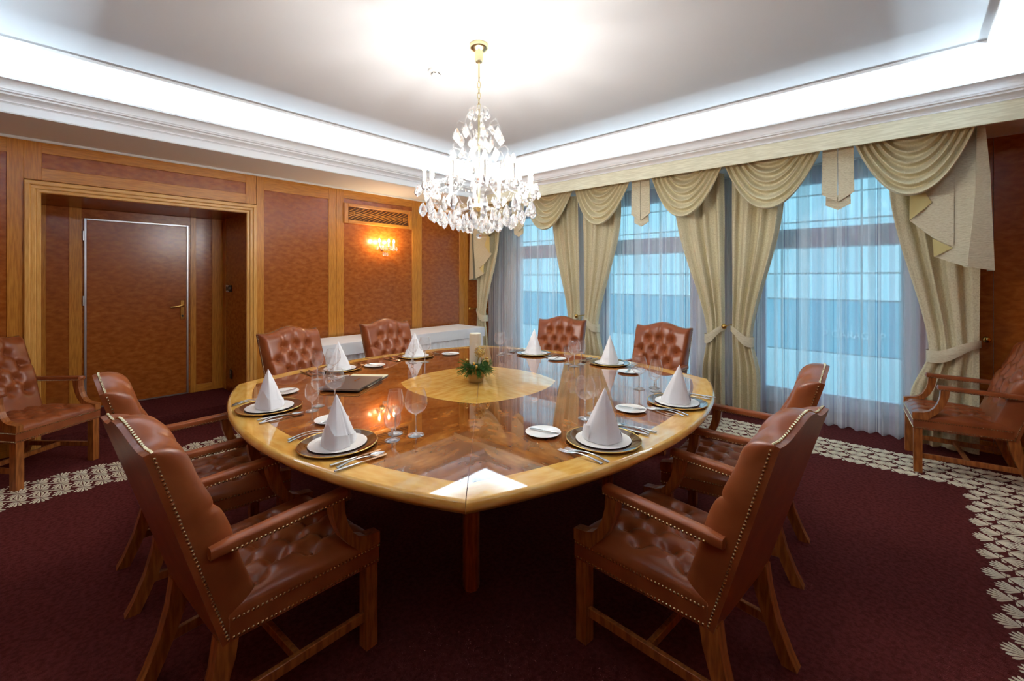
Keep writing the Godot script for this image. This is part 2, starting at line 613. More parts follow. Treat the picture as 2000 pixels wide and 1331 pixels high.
# ---------------------------------------------------------------- panelled wall
func make_panelling() -> void:
	# solid wall behind, with the doorway left open
	var w := Node3D.new()
	w.name = "wall_back"
	add_child(w)
	w.set_meta("kind", "structure")
	tag(w, "wood panelled wall with burl panels between honey stiles", "wall")
	taken["wall_back"] = 0
	var b := MB.new()
	for r in [[WALL_L - 0.15, 0.0, 0.0, SOFFIT + 0.4], [1.68, WALL_B + 0.15, 0.0, SOFFIT + 0.4], [0.0, 1.68, 2.25, SOFFIT + 0.4]]:
		b.box(v((r[0] + r[1]) / 2, (r[2] + r[3]) / 2, WALL_A + 0.085), Vector3(r[1] - r[0], r[3] - r[2], 0.13))
	part(w, "backing", b.mesh(), M.burl)
	var put := func(called: String, x0: float, x1: float, y0: float, y1: float, proud: float, m: Material) -> void:
		part(w, called, boxmesh(x0, x1, y0, y1, WALL_A - proud, WALL_A + 0.02, 0.002), m)
	# upright stiles; pairs meet at a fine joint
	for s in [[-1.34, -1.24], [-0.135, -0.041], [1.727, 1.805], [2.561, 2.661], [2.664, 2.767], [3.833, 3.92], [3.923, 4.009], [4.762, 4.862], [4.866, 4.955]]:
		put.call("stile", s[0], s[1], 0.0, SOFFIT - 0.02, 0.006, M.stile_v)
	# field panels with a rail above and below
	for s in [[-1.24, -0.135, 2.52], [1.805, 2.561, 2.49], [2.767, 3.833, 2.53], [4.009, 4.762, 2.52], [4.955, 5.46, 2.52]]:
		put.call("panel", s[0], s[1], 0.12, s[2], 0.0, M.burl)
		put.call("rail", s[0], s[1], s[2], SOFFIT - 0.02, 0.006, M.stile_h)
		put.call("rail", s[0], s[1], 0.0, 0.12, 0.006, M.stile_h)
	# frieze over the doorway
	put.call("stile", -0.041, 0.062, 2.315, SOFFIT - 0.02, 0.006, M.stile_v)
	put.call("stile", 1.618, 1.724, 2.315, SOFFIT - 0.02, 0.006, M.stile_v)
	put.call("panel", 0.062, 1.618, 2.42, 2.548, 0.0, M.burl)
	put.call("rail", 0.062, 1.618, 2.548, SOFFIT - 0.02, 0.006, M.stile_h)
	put.call("rail", 0.062, 1.618, 2.315, 2.42, 0.006, M.stile_h)
	# door casing of three stepped mouldings
	var c := Node3D.new()
	c.name = "trim_4"
	taken["trim_4"] = 0
	add_child(c)
	c.set_meta("kind", "structure")
	tag(c, "pale honey stepped wooden casing around the doorway alcove", "casing")
	var xl := -0.041
	var xr := 1.724
	for k in 3:
		var o: float = [0.0, 0.036, 0.068][k]
		var wd: float = [0.038, 0.034, 0.031][k]
		var pr: float = [0.034, 0.024, 0.014][k]
		part(c, "jamb_moulding", boxmesh(xl + o, xl + o + wd, 0.0, 2.306 - o, WALL_A - pr, WALL_A + 0.02, 0.006), M.case_v)
		part(c, "jamb_moulding", boxmesh(xr - o - wd, xr - o, 0.0, 2.306 - o, WALL_A - pr, WALL_A + 0.02, 0.006), M.case_v)
		part(c, "head_moulding", boxmesh(xl + o, xr - o, 2.306 - o - wd, 2.306 - o, WALL_A - pr - 0.001, WALL_A + 0.02, 0.006), M.case_h)

func make_alcove() -> void:
	var d := 6.37
	var st := 0.10
	# lined with the very same veneer (M.burl) as the fields of the panelled wall
	var xl := 0.06
	var xr := 1.625
	var top := 2.205
	struct("floor_alcove", boxmesh(xl - 0.1, xr + 0.1, -0.05, st, WALL_A + 0.001, d + 0.1), M.carpet, "raised maroon carpeted step of the doorway alcove", "step")
	struct("ceiling_alcove", boxmesh(xl - 0.1, xr + 0.1, top, top + 0.06, WALL_A + 0.021, d + 0.1), M.burl, "burl veneer ceiling of the doorway alcove", "ceiling")
	struct("wall_alcove_left", boxmesh(xl - 0.08, xl, st, top, WALL_A + 0.021, d), M.burl, "burl veneer side of the alcove by the wall armchair", "wall")
	var wr := struct("wall_alcove_right", boxmesh(xr, xr + 0.08, st, top, WALL_A + 0.021, d), M.burl, "burl veneer side of the alcove with the switches", "wall")
	part(wr, "stile", boxmesh(xr - 0.004, xr + 0.02, st, top, d - 0.12, d - 0.001, 0.001), M.stile_v)
	var w := struct("wall_alcove_back", boxmesh(xl - 0.08, xr + 0.08, st, top, d, d + 0.08), M.burl, "burl veneer back of the alcove around the door", "wall")
	var put := func(called: String, x0: float, x1: float, y0: float, y1: float, proud: float, m: Material) -> void:
		part(w, called, boxmesh(x0, x1, y0, y1, d - proud, d + 0.02, 0.0015), m)
	put.call("stile", 0.262, 0.355, st, top, 0.008, M.stile_v)
	put.call("stile", 0.062, 0.10, st, top, 0.008, M.stile_v)
	put.call("stile", 1.285, 1.342, st, top, 0.008, M.stile_v)
	put.call("stile", 1.505, 1.62, st, top, 0.008, M.stile_v)
	put.call("rail", 1.342, 1.505, st, st + 0.09, 0.008, M.stile_h)
	put.call("rail", 0.10, 0.262, st, st + 0.09, 0.008, M.stile_h)
	put.call("panel", 0.355, 1.285, 2.108, top - 0.002, 0.004, M.burl)
	# the door leaf in its metal edging
	var dr := Node3D.new()
	dr.name = "door_1"
	taken["door_1"] = 0
	add_child(dr)
	dr.set_meta("kind", "structure")
	tag(dr, "flush burl veneer door edged in silver metal with brass handle", "door")
	part(dr, "leaf", boxmesh(0.392, 1.245, 0.118, 2.085, d - 0.014, d - 0.0005, 0.001), M.burl)
	for s in [[0.372, 0.391, 0.103, 2.104], [1.246, 1.265, 0.103, 2.104], [0.391, 1.246, 2.086, 2.104], [0.391, 1.246, 0.103, 0.117]]:
		part(dr, "metal_edging", boxmesh(s[0], s[1], s[2], s[3], d - 0.02, d - 0.0005, 0.002), M.alu)
	for y in [1.92, 1.24, 0.35]:
		var hb := MB.new()
		hb.tube([v(0.366, y - 0.05, d - 0.022), v(0.366, y + 0.05, d - 0.022)], 0.009, 8)
		part(dr, "hinge", hb.mesh(), M.alu)
	var hp := part(dr, "handle_plate", boxmesh(1.185, 1.225, 0.99, 1.215, d - 0.022, d - 0.0145, 0.004), M.brass)
	var b := MB.new()
	b.tube([v(1.205, 1.15, d - 0.022), v(1.205, 1.15, d - 0.06), v(1.195, 1.15, d - 0.068), v(1.10, 1.142, d - 0.07), v(1.085, 1.138, d - 0.066)], [0.011, 0.010, 0.010, 0.009, 0.007], 8)
	part(hp, "lever", b.mesh(), M.brass)
	b = MB.new()
	b.tube([v(1.205, 1.03, d - 0.021), v(1.205, 1.03, d - 0.027)], 0.011, 10)
	part(hp, "keyhole_boss", b.mesh(), M.dark)
	# two switches and a socket on the alcove's right side
	var t := thing("wall_switch", "white switch with dark centre on the alcove side wall", "switch", v(xr, 1.348, 6.175))
	b = MB.new(); b.box(Vector3(-0.006, 0, 0), Vector3(0.012, 0.085, 0.085), 0.003)
	part(t, "plate", b.mesh(), M.plastic)
	b = MB.new(); b.box(Vector3(-0.0135, 0, 0), Vector3(0.004, 0.05, 0.035), 0.001)
	part(t, "key", b.mesh(), M.dark)
	t = thing("thermostat_dial", "dark round dial beside the white alcove switch", "dial", v(xr, 1.35, 6.06))
	b = MB.new(); b.box(Vector3(-0.003, 0, 0), Vector3(0.006, 0.085, 0.085), 0.002)
	part(t, "plate", b.mesh(), M.dark)
	b = MB.new(); b.tube([Vector3(-0.006, 0, 0), Vector3(-0.028, 0, 0), Vector3(-0.032, 0, 0)], [0.03, 0.027, 0.02], 16)
	part(t, "dial", b.mesh(), mat(c8(96, 84, 70), 0.4, 0.6))
	t = thing("wall_socket", "dark socket low on the alcove side wall", "socket", v(xr, 0.32, 6.03))
	b = MB.new(); b.box(Vector3(-0.005, 0, 0), Vector3(0.01, 0.11, 0.075), 0.003)
	part(t, "plate", b.mesh(), M.dark)
	b = MB.new(); b.box(Vector3(-0.011, 0.02, 0), Vector3(0.004, 0.035, 0.035), 0.001)
	part(t, "outlet", b.mesh(), mat(c8(120, 110, 96), 0.5))

# ---------------------------------------------------------------- window wall
func make_windows() -> void:
	var wins := [[-0.02, 1.24], [1.93, 3.2], [3.62, 4.86]]
	var w := Node3D.new()
	w.name = "wall_right"
	taken["wall_right"] = 0
	add_child(w)
	w.set_meta("kind", "structure")
	tag(w, "window wall with dark wood beside the drapes", "wall")
	var b := MB.new()
	var cuts := [-0.02, 1.24, 1.93, 3.2, 3.62, 4.86]
	for r in [[WALL_C - 0.15, -0.02], [1.24, 1.93], [3.2, 3.62], [4.86, WALL_A + 0.15]]:
		b.box(v(WALL_B + 0.1, 1.5, (r[0] + r[1]) / 2), Vector3(0.2, 3.4, r[1] - r[0]))
	for s in wins:
		b.box(v(WALL_B + 0.1, 2.9, (s[0] + s[1]) / 2), Vector3(0.2, 0.7, s[1] - s[0]))
		b.box(v(WALL_B + 0.1, 0.05, (s[0] + s[1]) / 2), Vector3(0.2, 0.2, s[1] - s[0]))
	part(w, "masonry", b.mesh(), M.white)
	# dark burl boarding right of the drapes
	part(w, "panel", boxmesh(WALL_B - 0.014, WALL_B + 0.02, 0.1, SOFFIT, -1.40, -0.53, 0.002), M.burl)
	part(w, "panel", boxmesh(WALL_B - 0.014, WALL_B + 0.02, 0.1, SOFFIT, -0.527, -0.08, 0.002), M.burl)
	part(w, "rail", boxmesh(WALL_B - 0.02, WALL_B + 0.02, 0.0, 0.098, -1.40, -0.53, 0.002), M.stile_h)
	part(w, "rail", boxmesh(WALL_B - 0.02, WALL_B + 0.02, 0.0, 0.098, -0.527, -0.08, 0.002), M.stile_h)
	var fm := mat(c8(236, 232, 238), 0.4)
	for i in 3:
		var s: Array = wins[i]
		var a: float = s[0]
		var c: float = s[1]
		var n := Node3D.new()
		n.name = "window_%d" % (i + 1)
		add_child(n)
		n.set_meta("kind", "structure")
		tag(n, ["tall white framed window nearest the wood wall and its lone armchair", "tall white framed window between the two pairs of drapes", "tall white framed window nearest the buffet"][i], "window")
		var x := WALL_B + 0.06
		var put := func(called: String, y0: float, y1: float, p: float, q: float, th := 0.07) -> void:
			part(n, called, boxmesh(x - th / 2, x + th / 2, y0, y1, p, q, 0.004), fm)
		put.call("jamb", 0.15, 2.55, a, a + 0.07)
		put.call("jamb", 0.15, 2.55, c - 0.07, c)
		put.call("bottom_rail", 0.15, 0.29, a + 0.07, c - 0.07)
		put.call("transom", 1.80, 2.0, a + 0.07, c - 0.07, 0.09)
		put.call("head", 2.46, 2.55, a + 0.07, c - 0.07)
		part(n, "pane", boxmesh(x - 0.004, x + 0.004, 0.29, 1.80, a + 0.07, c - 0.07), M.pane)
		part(n, "pane", boxmesh(x - 0.004, x + 0.004, 2.0, 2.46, a + 0.07, c - 0.07), M.pane)
		put.call("sill", 0.13, 0.15, a, c, 0.18)
	# pelmet board under the cornice
	b = MB.new()
	b.box(v(4.652, 2.662, (WALL_C + WALL_A) / 2), Vector3(0.018, 0.145, WALL_A - WALL_C), 0.003)
	struct("trim_5", b.mesh(), M.pelmet, "cream pelmet board along the cornice above the swags", "pelmet")

# ---------------------------------------------------------------- street outside
func make_street() -> void:
	var X := 12.0
	var ground := struct("street_pavement", boxmesh(WALL_B + 0.2, 40, -1.3, -1.2, -20, 40), mat(c8(172, 171, 168), 0.8), "pale pavement outside the windows", "pavement")
	var t := thing("street_garage", "pale panel clad garage building across the street with teal shopfront", "building", v(X, -1.2, 0))
	var b := MB.new()
	b.box(Vector3(2.0, 6.0, -8.0), Vector3(3.6, 12.0, 50.0))
	part(t, "wall", b.mesh(), mat(c8(198, 197, 193), 0.7))
	var pale := mat(c8(224, 223, 219), 0.5)
	var pale2 := mat(c8(212, 211, 207), 0.5)
	var teal := mat(c8(122, 166, 176), 0.35)
	var teal2 := mat(c8(134, 178, 188), 0.35)
	var pm := BoxMesh.new()
	pm.size = Vector3(0.06, 0.56, 1.46)
	for r in 7:
		for k in 20:
			var o := part(t, "cladding_panel", pm, pale if (r + k) % 3 else pale2)
			o.position = Vector3(0.17, 2.48 + r * 0.6, 6.0 - k * 1.5)
	var tm := BoxMesh.new()
	tm.size = Vector3(0.05, 1.16, 1.46)
	for k in 20:
		var o := part(t, "shopfront_pane", tm, teal if k % 3 else teal2)
		o.position = Vector3(0.17, 1.58, 6.0 - k * 1.5)
	var km := BoxMesh.new()
	km.size = Vector3(0.05, 0.98, 34.0)
	part(t, "plinth", km, mat(c8(206, 205, 201), 0.6)).position = Vector3(0.15, 0.49, -8.0)
	var tx := TextMesh.new()
	tx.text = "P GARAGE P"
	var sf := SystemFont.new()
	sf.font_names = PackedStringArray(["Droid Sans"])
	tx.font = sf
	tx.font_size = 48
	tx.pixel_size = 0.0043
	tx.depth = 0.02
	var o2 := part(t, "lettering", tx, mat(c8(228, 228, 226), 0.5))
	o2.position = Vector3(0.13, 1.42, -0.90)
	o2.rotation.y = -PI / 2

# ---------------------------------------------------------------- curtains
func fold_noise(seed_: int, freq: float) -> FastNoiseLite:
	var n := FastNoiseLite.new()
	n.seed = seed_
	n.noise_type = FastNoiseLite.TYPE_SIMPLEX_SMOOTH
	n.frequency = freq
	n.fractal_octaves = 2
	return n

func make_curtains() -> void:
	# sheers
	var img := Image.create(1024, 4, false, Image.FORMAT_RGBA8)
	var r := RandomNumberGenerator.new()
	r.seed = 77
	var x := 0
	while x < 1024:
		var wd := r.randi_range(4, 26)
		var kind := r.randf()
		var col := Color(0.94, 0.94, 0.96, 0.48)
		if kind < 0.32:
			col = Color(0.96, 0.96, 0.97, 0.74)
		elif kind < 0.46:
			col = Color(0.50, 0.50, 0.60, 0.72); wd = r.randi_range(2, 3)
		elif kind < 0.62:
			col = Color(0.86, 0.83, 0.88, 0.58)
		for i in wd:
			if x + i < 1024:
				for y in 4:
					img.set_pixel(x + i, y, col)
		x += wd
	var sm := mat(Color.WHITE, 0.9, 0.0, 0.1)
	sm.albedo_texture = ImageTexture.create_from_image(img)
	sm.transparency = BaseMaterial3D.TRANSPARENCY_ALPHA
	sm.backlight_enabled = true
	sm.backlight = Color(0.9, 0.9, 0.9)
	var spans := [[-0.30, 1.43], [1.47, 3.30], [3.34, 5.40]]
	var slab := ["sheer white striped curtain beside the wood wall and its lone armchair", "sheer white striped curtain between the two pairs of drapes", "sheer white striped curtain beside the buffet"]
	for k in 3:
		var n1 := fold_noise(100 + k, 9.0)
		var n2 := fold_noise(200 + k, 2.2)
		var rows := []
		var uvs := []
		var nc := 300
		for i in 13:
			var t := i / 12.0
			var y: float = lerpf(0.012, 2.62, t)
			var row := PackedVector3Array()
			var uv := []
			for j in nc + 1:
				var u := float(j) / nc
				var d: float = lerpf(spans[k][0], spans[k][1], u)
				var amp := lerpf(0.034, 0.020, t)
				var q := d + 0.012 * (1.0 - t) * sin(d * 9.0 + k)
				var off := amp * sin(q * 62.0 + 2.5 * n2.get_noise_1d(d)) * 0.5 + amp * n1.get_noise_1d(d) * 1.6 + 0.03 * n2.get_noise_1d(d + 5.0)
				row.append(v(5.365 + off, y + 0.006 * sin(q * 62.0) * (1.0 - t), d))
				uv.append(Vector2(u, t))
			rows.append(row)
			uvs.append(uv)
		var b := MB.new()
		b.grid(rows, false, uvs)
		solo("sheer_curtain", b.mesh(), sm, slab[k], "curtain", Vector3.ZERO, 0.0, "sheer curtains at the windows")

	# drapes: [inner edge d, outward sign, top width, waist width, foot width, x at top, x at foot, label]
	var drapes := [
		[1.412, -1.0, 0.49, 0.20, 0.27, 5.08, 5.10, "cream damask drape of the pair nearer the lone wall armchair, on its side"],
		[1.488, 1.0, 0.55, 0.19, 0.24, 5.08, 5.10, "cream damask drape of the pair nearer the lone wall armchair, buffet side"],
		[3.282, -1.0, 0.55, 0.20, 0.27, 5.08, 5.12, "cream damask drape of the pair nearer the buffet, on the armchair side"],
		[3.358, 1.0, 0.46, 0.20, 0.25, 5.08, 5.12, "cream damask drape of the pair nearer the buffet, on the buffet side"],
		[-0.43, 1.0, 0.56, 0.30, 0.42, 5.10, 5.235, "single cream damask drape tied back beside the wood wall"],
		[5.42, -1.0, 0.56, 0.20, 0.25, 5.10, 5.12, "single cream damask drape tied back beside the buffet"]]
	for k in drapes.size():
		make_drape(k, drapes[k])

	# swags, pendants and tails
	var sw := [[-0.40, 0.36, "at the tailed end by the wood wall"], [0.585, 1.44, "over the right drape of the pair nearer the lone wall armchair"], [1.44, 2.245, "over the left drape of the pair nearer the lone wall armchair"], [2.49, 3.32, "over the right drape of the pair nearer the buffet"], [3.32, 4.20, "over the left drape of the pair nearer the buffet"], [4.45, 5.36, "at the tailed end by the panelled wall"]]
	for s in sw:
		make_swag(s[0], s[1], "cream damask swag " + s[2])
	var tb := [[0.472, "over the window beside the lone wall armchair"], [2.368, "over the middle window"], [4.327, "over the window beside the buffet"]]
	for s in tb:
		make_pendant(s[0], "pointed cream pleated pendant between swags " + s[1])
	make_tail(-0.435, 1.0, 1.535, "cream folded tail hanging beside the wood wall")
	make_tail(5.42, -1.0, 1.44, "cream folded tail hanging beside the panelled wall")

func make_drape(k: int, q: Array) -> void:
	var d0: float = q[0]
	var sg: float = q[1]
	var tie := 0.86
	var nz := fold_noise(300 + k, 2.0)
	var rows := []
	var nc := 120
	var nr := 44
	var waist := Vector3.ZERO
	for i in nr + 1:
		var t := float(i) / nr
		var y := lerpf(0.03, 2.62, t)
		var wdt: float
		var pinch: float
		if y > tie:
			var s := (y - tie) / (2.62 - tie)
			var e := pow(smoothstep(0.0, 1.0, minf(s * 1.15, 1.0)), 0.8)
			wdt = lerpf(q[3], q[2], e)
			pinch = 1.0 - exp(-s * 9.0)
		else:
			var s := (tie - y) / tie
			wdt = lerpf(q[3], q[4], smoothstep(0.0, 0.5, s))
			pinch = 1.0 - exp(-s * 7.0)
		var xb: float = lerpf(q[6], q[5], smoothstep(0.3, 1.0, t)) 
		var row := PackedVector3Array()
		for j in nc + 1:
			var u := float(j) / nc
			# folds follow u, so that they converge at the waist
			var ph := u * 3.6 * TAU + 2.4 * nz.get_noise_2d(u * 1.2, 3.0) + 0.5 * nz.get_noise_2d(u, y * 0.5)
			var f := sin(ph)
			var fold := (signf(f) * pow(absf(f), 0.7)) * lerpf(0.02, 0.048, pinch) * (0.7 + 0.5 * nz.get_noise_2d(u * 2.0, 9.0))
			# the sheet bulges round at the waist
			var bulge := (1.0 - pinch) * 0.05 * sin(u * PI)
			var d := d0 + sg * wdt * u
			row.append(v(xb - fold - bulge, y, d))
		rows.append(row)
	var b := MB.new()
	b.grid(rows, false, [], sg < 0.0)
	var t2 := thing("drape", q[7], "drape", Vector3.ZERO, 0.0, "cream drapes at the windows")
	part(t2, "cloth", b.mesh(), M.damask)
	# tieback band looping round the waist, rising to the brass holdback
	var xw: float = lerpf(q[6], q[5], smoothstep(0.3, 1.0, 0.33))
	var ring0 := PackedVector3Array()
	var ring1 := PackedVector3Array()
	var ring2 := PackedVector3Array()
	var n := 40
	for j in n + 1:
		var a := TAU * (j % n) / n
		var cu := 0.5 - 0.5 * cos(a)              # 0 at the inner edge, 1 at the outer edge
		var w: float = q[3]
		var d := d0 + sg * (-0.012 + (w + 0.03) * cu)
		var x := xw - 0.078 * sin(a)
		var yy := tie + 0.075 - 0.13 * smoothstep(0.0, 0.85, cu)
		var hh := lerpf(0.03, 0.052, smoothstep(0.0, 0.6, cu))
		ring0.append(v(x, yy - hh, d))
		ring1.append(v(x - 0.012 * sin(a), yy, d))
		ring2.append(v(x, yy + hh, d))
	b = MB.new()
	b.grid([ring0, ring1, ring2], true)
	var tb := part(t2, "tieback", b.mesh(), M.silk)
	# holdback knob
	if k in [0, 2, 4, 5]:
		var dk: float = [1.45, 0.0, 3.32, 0.0, -0.485, 5.455][k]
		var xk: float = 5.0 if k in [0, 2] else (WALL_B - 0.014 if k == 4 else 5.0)
		var y0 := 0.962
		b = MB.new()
		var pr := []
		for i in 9:
			var a := PI * i / 8.0
			pr.append(Vector2(0.028 * sin(a), -0.025 * cos(a)))
		b.lathe(pr, 16)
		var xs := 0.0
		var kn := thing("holdback_knob", ["brass holdback knob between the pair of drapes nearer the lone wall armchair", "", "brass holdback knob between the pair of drapes nearer the buffet", "", "brass holdback knob on the wood wall", "brass holdback knob in the corner by the panelled wall"][k], "knob", v(xk - 0.07 if k == 4 else xk - 0.04, y0, dk), 0.0, "brass holdback knobs")
		var ball := part(kn, "ball", b.mesh(), M.brass)
		ball.rotation.z = PI / 2
		b = MB.new()
		var len_ := (WALL_B - 0.014) - kn.position.x
		b.tube([Vector3(0.01, 0, 0), Vector3(len_, 0, 0)], 0.008, 8)
		part(kn, "stem", b.mesh(), M.brass)
		b = MB.new()
		b.tube([Vector3(len_ - 0.012, 0, 0), Vector3(len_ - 0.002, 0, 0)], 0.024, 14)
		part(kn, "rose", b.mesh(), M.brass)

func make_swag(a: float, c: float, label: String) -> void:
	var mid := (a + c) / 2
	var hw := (c - a) / 2
	var rows := []
	var nk := 72
	var nc := 48
	for i in nk + 1:
		var k := float(i) / nk
		var hs := hw * lerpf(0.34, 0.99, k)
		var sag := 0.015 + 0.50 * pow(k, 0.92)
		var row := PackedVector3Array()
		for j in nc + 1:
			var s := -1.0 + 2.0 * j / nc
			# tuck: points near the ends keep to the top edge
			var sx := sin(s * PI / 2 * 0.98)
			var u := 1.0 - pow(absf(sx), 2.1)
			var f := sin(k * 5.5 * TAU + 0.7 * s)
			var ridge := pow(0.5 + 0.5 * f, 1.3)
			var out := 0.075 * ridge * (0.35 + 0.65 * u) + 0.05 * k * u
			row.append(v(4.945 - out - 0.03 * k, 2.672 - sag * u - 0.016 * ridge * u, mid + hs * sx))
		rows.append(row)
	var b := MB.new()
	b.grid(rows)
	solo("swag", b.mesh(), M.damask, label, "swag", Vector3.ZERO, 0.0, "swags of the window valance")

func make_pendant(d: float, label: String) -> void:
	var t := thing("valance_pendant", label, "valance", Vector3.ZERO, 0.0, "pointed pendants of the valance")
	for s in [-1.0, 1.0]:
		var b := MB.new()
		var poly := PackedVector2Array([Vector2(0.002, 2.68), Vector2(0.112, 2.68), Vector2(0.118, 2.245), Vector2(0.003, 2.165)])
		for i in poly.size():
			poly[i].x = d + s * poly[i].x
		b.prism(poly, Vector3.ZERO, Vector3(0, 0, -1), Vector3.UP, 0.0, 0.012)
		part(t, "pleat", b.mesh(), M.silk).position.x = 4.90
	var b2 := MB.new()
	b2.prism(PackedVector2Array([Vector2(d - 0.09, 2.23), Vector2(d + 0.09, 2.23), Vector2(d + 0.092, 2.145), Vector2(d, 2.095), Vector2(d - 0.092, 2.145)]), Vector3.ZERO, Vector3(0, 0, -1), Vector3.UP, 0.0, 0.008)
	part(t, "point", b2.mesh(), M.silk).position.x = 4.925

func make_tail(dend: float, sg: float, ylow: float, label: String) -> void:
	# pressed cascade of folds: [name, depth behind the front, outline as (distance from the outer edge, height)]
	var t := thing("valance_tail", label, "valance", Vector3.ZERO, 0.0, "tails of the valance")
	var dy := ylow - 1.521
	var pcs := [
		["fold", 0.0, [[0.01, 2.67], [-0.002, 2.67], [-0.030, 2.277], [-0.054, 1.521], [0.096, 1.553], [0.051, 2.116], [0.042, 2.67]]],
		["fold", 0.012, [[0.17, 2.67], [0.036, 2.67], [0.045, 2.116], [0.090, 1.548], [0.277, 1.641], [0.176, 1.707], [0.174, 2.378]]],
		["lining", 0.020, [[0.288, 1.788], [0.172, 1.707], [0.281, 1.638]]],
		["fold", 0.026, [[0.30, 2.67], [0.160, 2.67], [0.166, 1.717], [0.288, 1.798], [0.426, 1.951], [0.296, 2.086]]],
		["lining", 0.034, [[0.425, 2.22], [0.366, 2.25], [0.292, 2.086], [0.428, 1.953]]],
		["fold", 0.040, [[0.40, 2.67], [0.28, 2.67], [0.285, 2.091], [0.37, 2.208]]]]
	for q in pcs:
		var poly := PackedVector2Array()
		for e in q[2]:
			poly.append(Vector2(dend + sg * e[0], e[1] + (dy if e[1] < 2.6 else 0.0)))
		var b := MB.new()
		# each pressed panel is set at its own slight angle
		var tilt: float = sg * (-0.30 if q[1] == 0.0 else (0.22 if q[1] < 0.015 else (-0.12 if q[0] == "lining" else 0.16)))
		var near: float = dend + sg * q[2][2][0]
		b.prism(poly, Vector3(4.962 + q[1] - tilt * near, 0, 0), Vector3(tilt, 0, -1), Vector3.UP, -0.003, 0.003)
		part(t, q[0], b.mesh(), M.silk if q[0] == "fold" else M.lining)
	# return to the wall at the outer end
	var rows2 := []
	for i in 9:
		var s := i / 8.0
		var row := PackedVector3Array()
		for j in 9:
			var u := j / 8.0
			row.append(v(lerpf(4.968, 5.40, u), lerpf(ylow, 2.675, s), dend - sg * (0.052 * (1 - s))))
		rows2.append(row)
	var b3 := MB.new()
	b3.grid(rows2)
	part(t, "return", b3.mesh(), M.silk)

# ---------------------------------------------------------------- table
func outline(e: float, n := 26, a := 1.135, s := 0.27) -> PackedVector2Array:
	# half of the bulging square, from the near corner over one side corner to the far corner, moved inwards by e
	var R := (a * a + s * s) / (2.0 * s)
	var c := R - (a + s)
	var rr := R - e
	var t := (-c + sqrt(2.0 * rr * rr - c * c)) / 2.0
	var ang := asin(t / rr)
	var q := PackedVector2Array()
	for i in n + 1:
		var w := -ang + 2.0 * ang * i / n
		q.append(Vector2(c - rr * cos(w), rr * sin(w)))
	for i in range(1, n + 1):
		var w := -ang + 2.0 * ang * i / n
		q.append(Vector2(rr * sin(w), rr * cos(w) - c))
	return q

func table_image() -> ImageTexture:
	var W := 1024
	var H := 576
	var img := Image.create(W, H, false, Image.FORMAT_RGB8)
	var n1 := fold_noise(901, 3.0); n1.fractal_octaves = 4
	var n2 := fold_noise(902, 7.0); n2.fractal_octaves = 5
	var n3 := fold_noise(903, 1.4)
	var g := Gradient.new()
	g.offsets = PackedFloat32Array([0.0, 0.28, 0.5, 0.7, 1.0])
	g.colors = PackedColorArray([c8(92, 46, 18), c8(124, 66, 26), c8(148, 84, 34), c8(166, 100, 44), c8(198, 136, 68)])
	for y in H:
		var q := y / float(H) * 1.9
		for x in W:
			var p := (x / float(W) - 0.5) * 3.4
			var w1 := n1.get_noise_2d(p, q)
			var w2 := n3.get_noise_2d(p + 7.0, q)
			var pp := p + 0.07 * w1
			var qq := q + 0.07 * w2
			# feathered arches that open along the seam
			var pc := pp + 0.55
			var r := sqrt(pc * pc * 0.6 + qq * qq)
			var arch := sin(r * 105.0 + 3.0 * w1) * exp(-q * 4.0) * exp(-pow((p + 0.8) / 0.4, 2.0))
			# veins running out from the seam
			var fl := n2.get_noise_2d((pp - qq) * 0.5, (pp + qq) * 1.3)
			var vein := 1.0 - minf(1.0, absf(fl + 0.12 * w1) * 6.0)
			var t := 0.46 + 0.40 * w1 + 0.11 * arch + 0.42 * fl + 0.16 * vein * (0.5 + w2)
			img.set_pixel(x, y, g.sample(clampf(t, 0.0, 1.0)))
	return ImageTexture.create_from_image(img)

func gloss(m: StandardMaterial3D) -> StandardMaterial3D:
	m.roughness = 0.025
	m.clearcoat_enabled = true
	m.clearcoat = 0.8
	m.clearcoat_roughness = 0.02
	return m

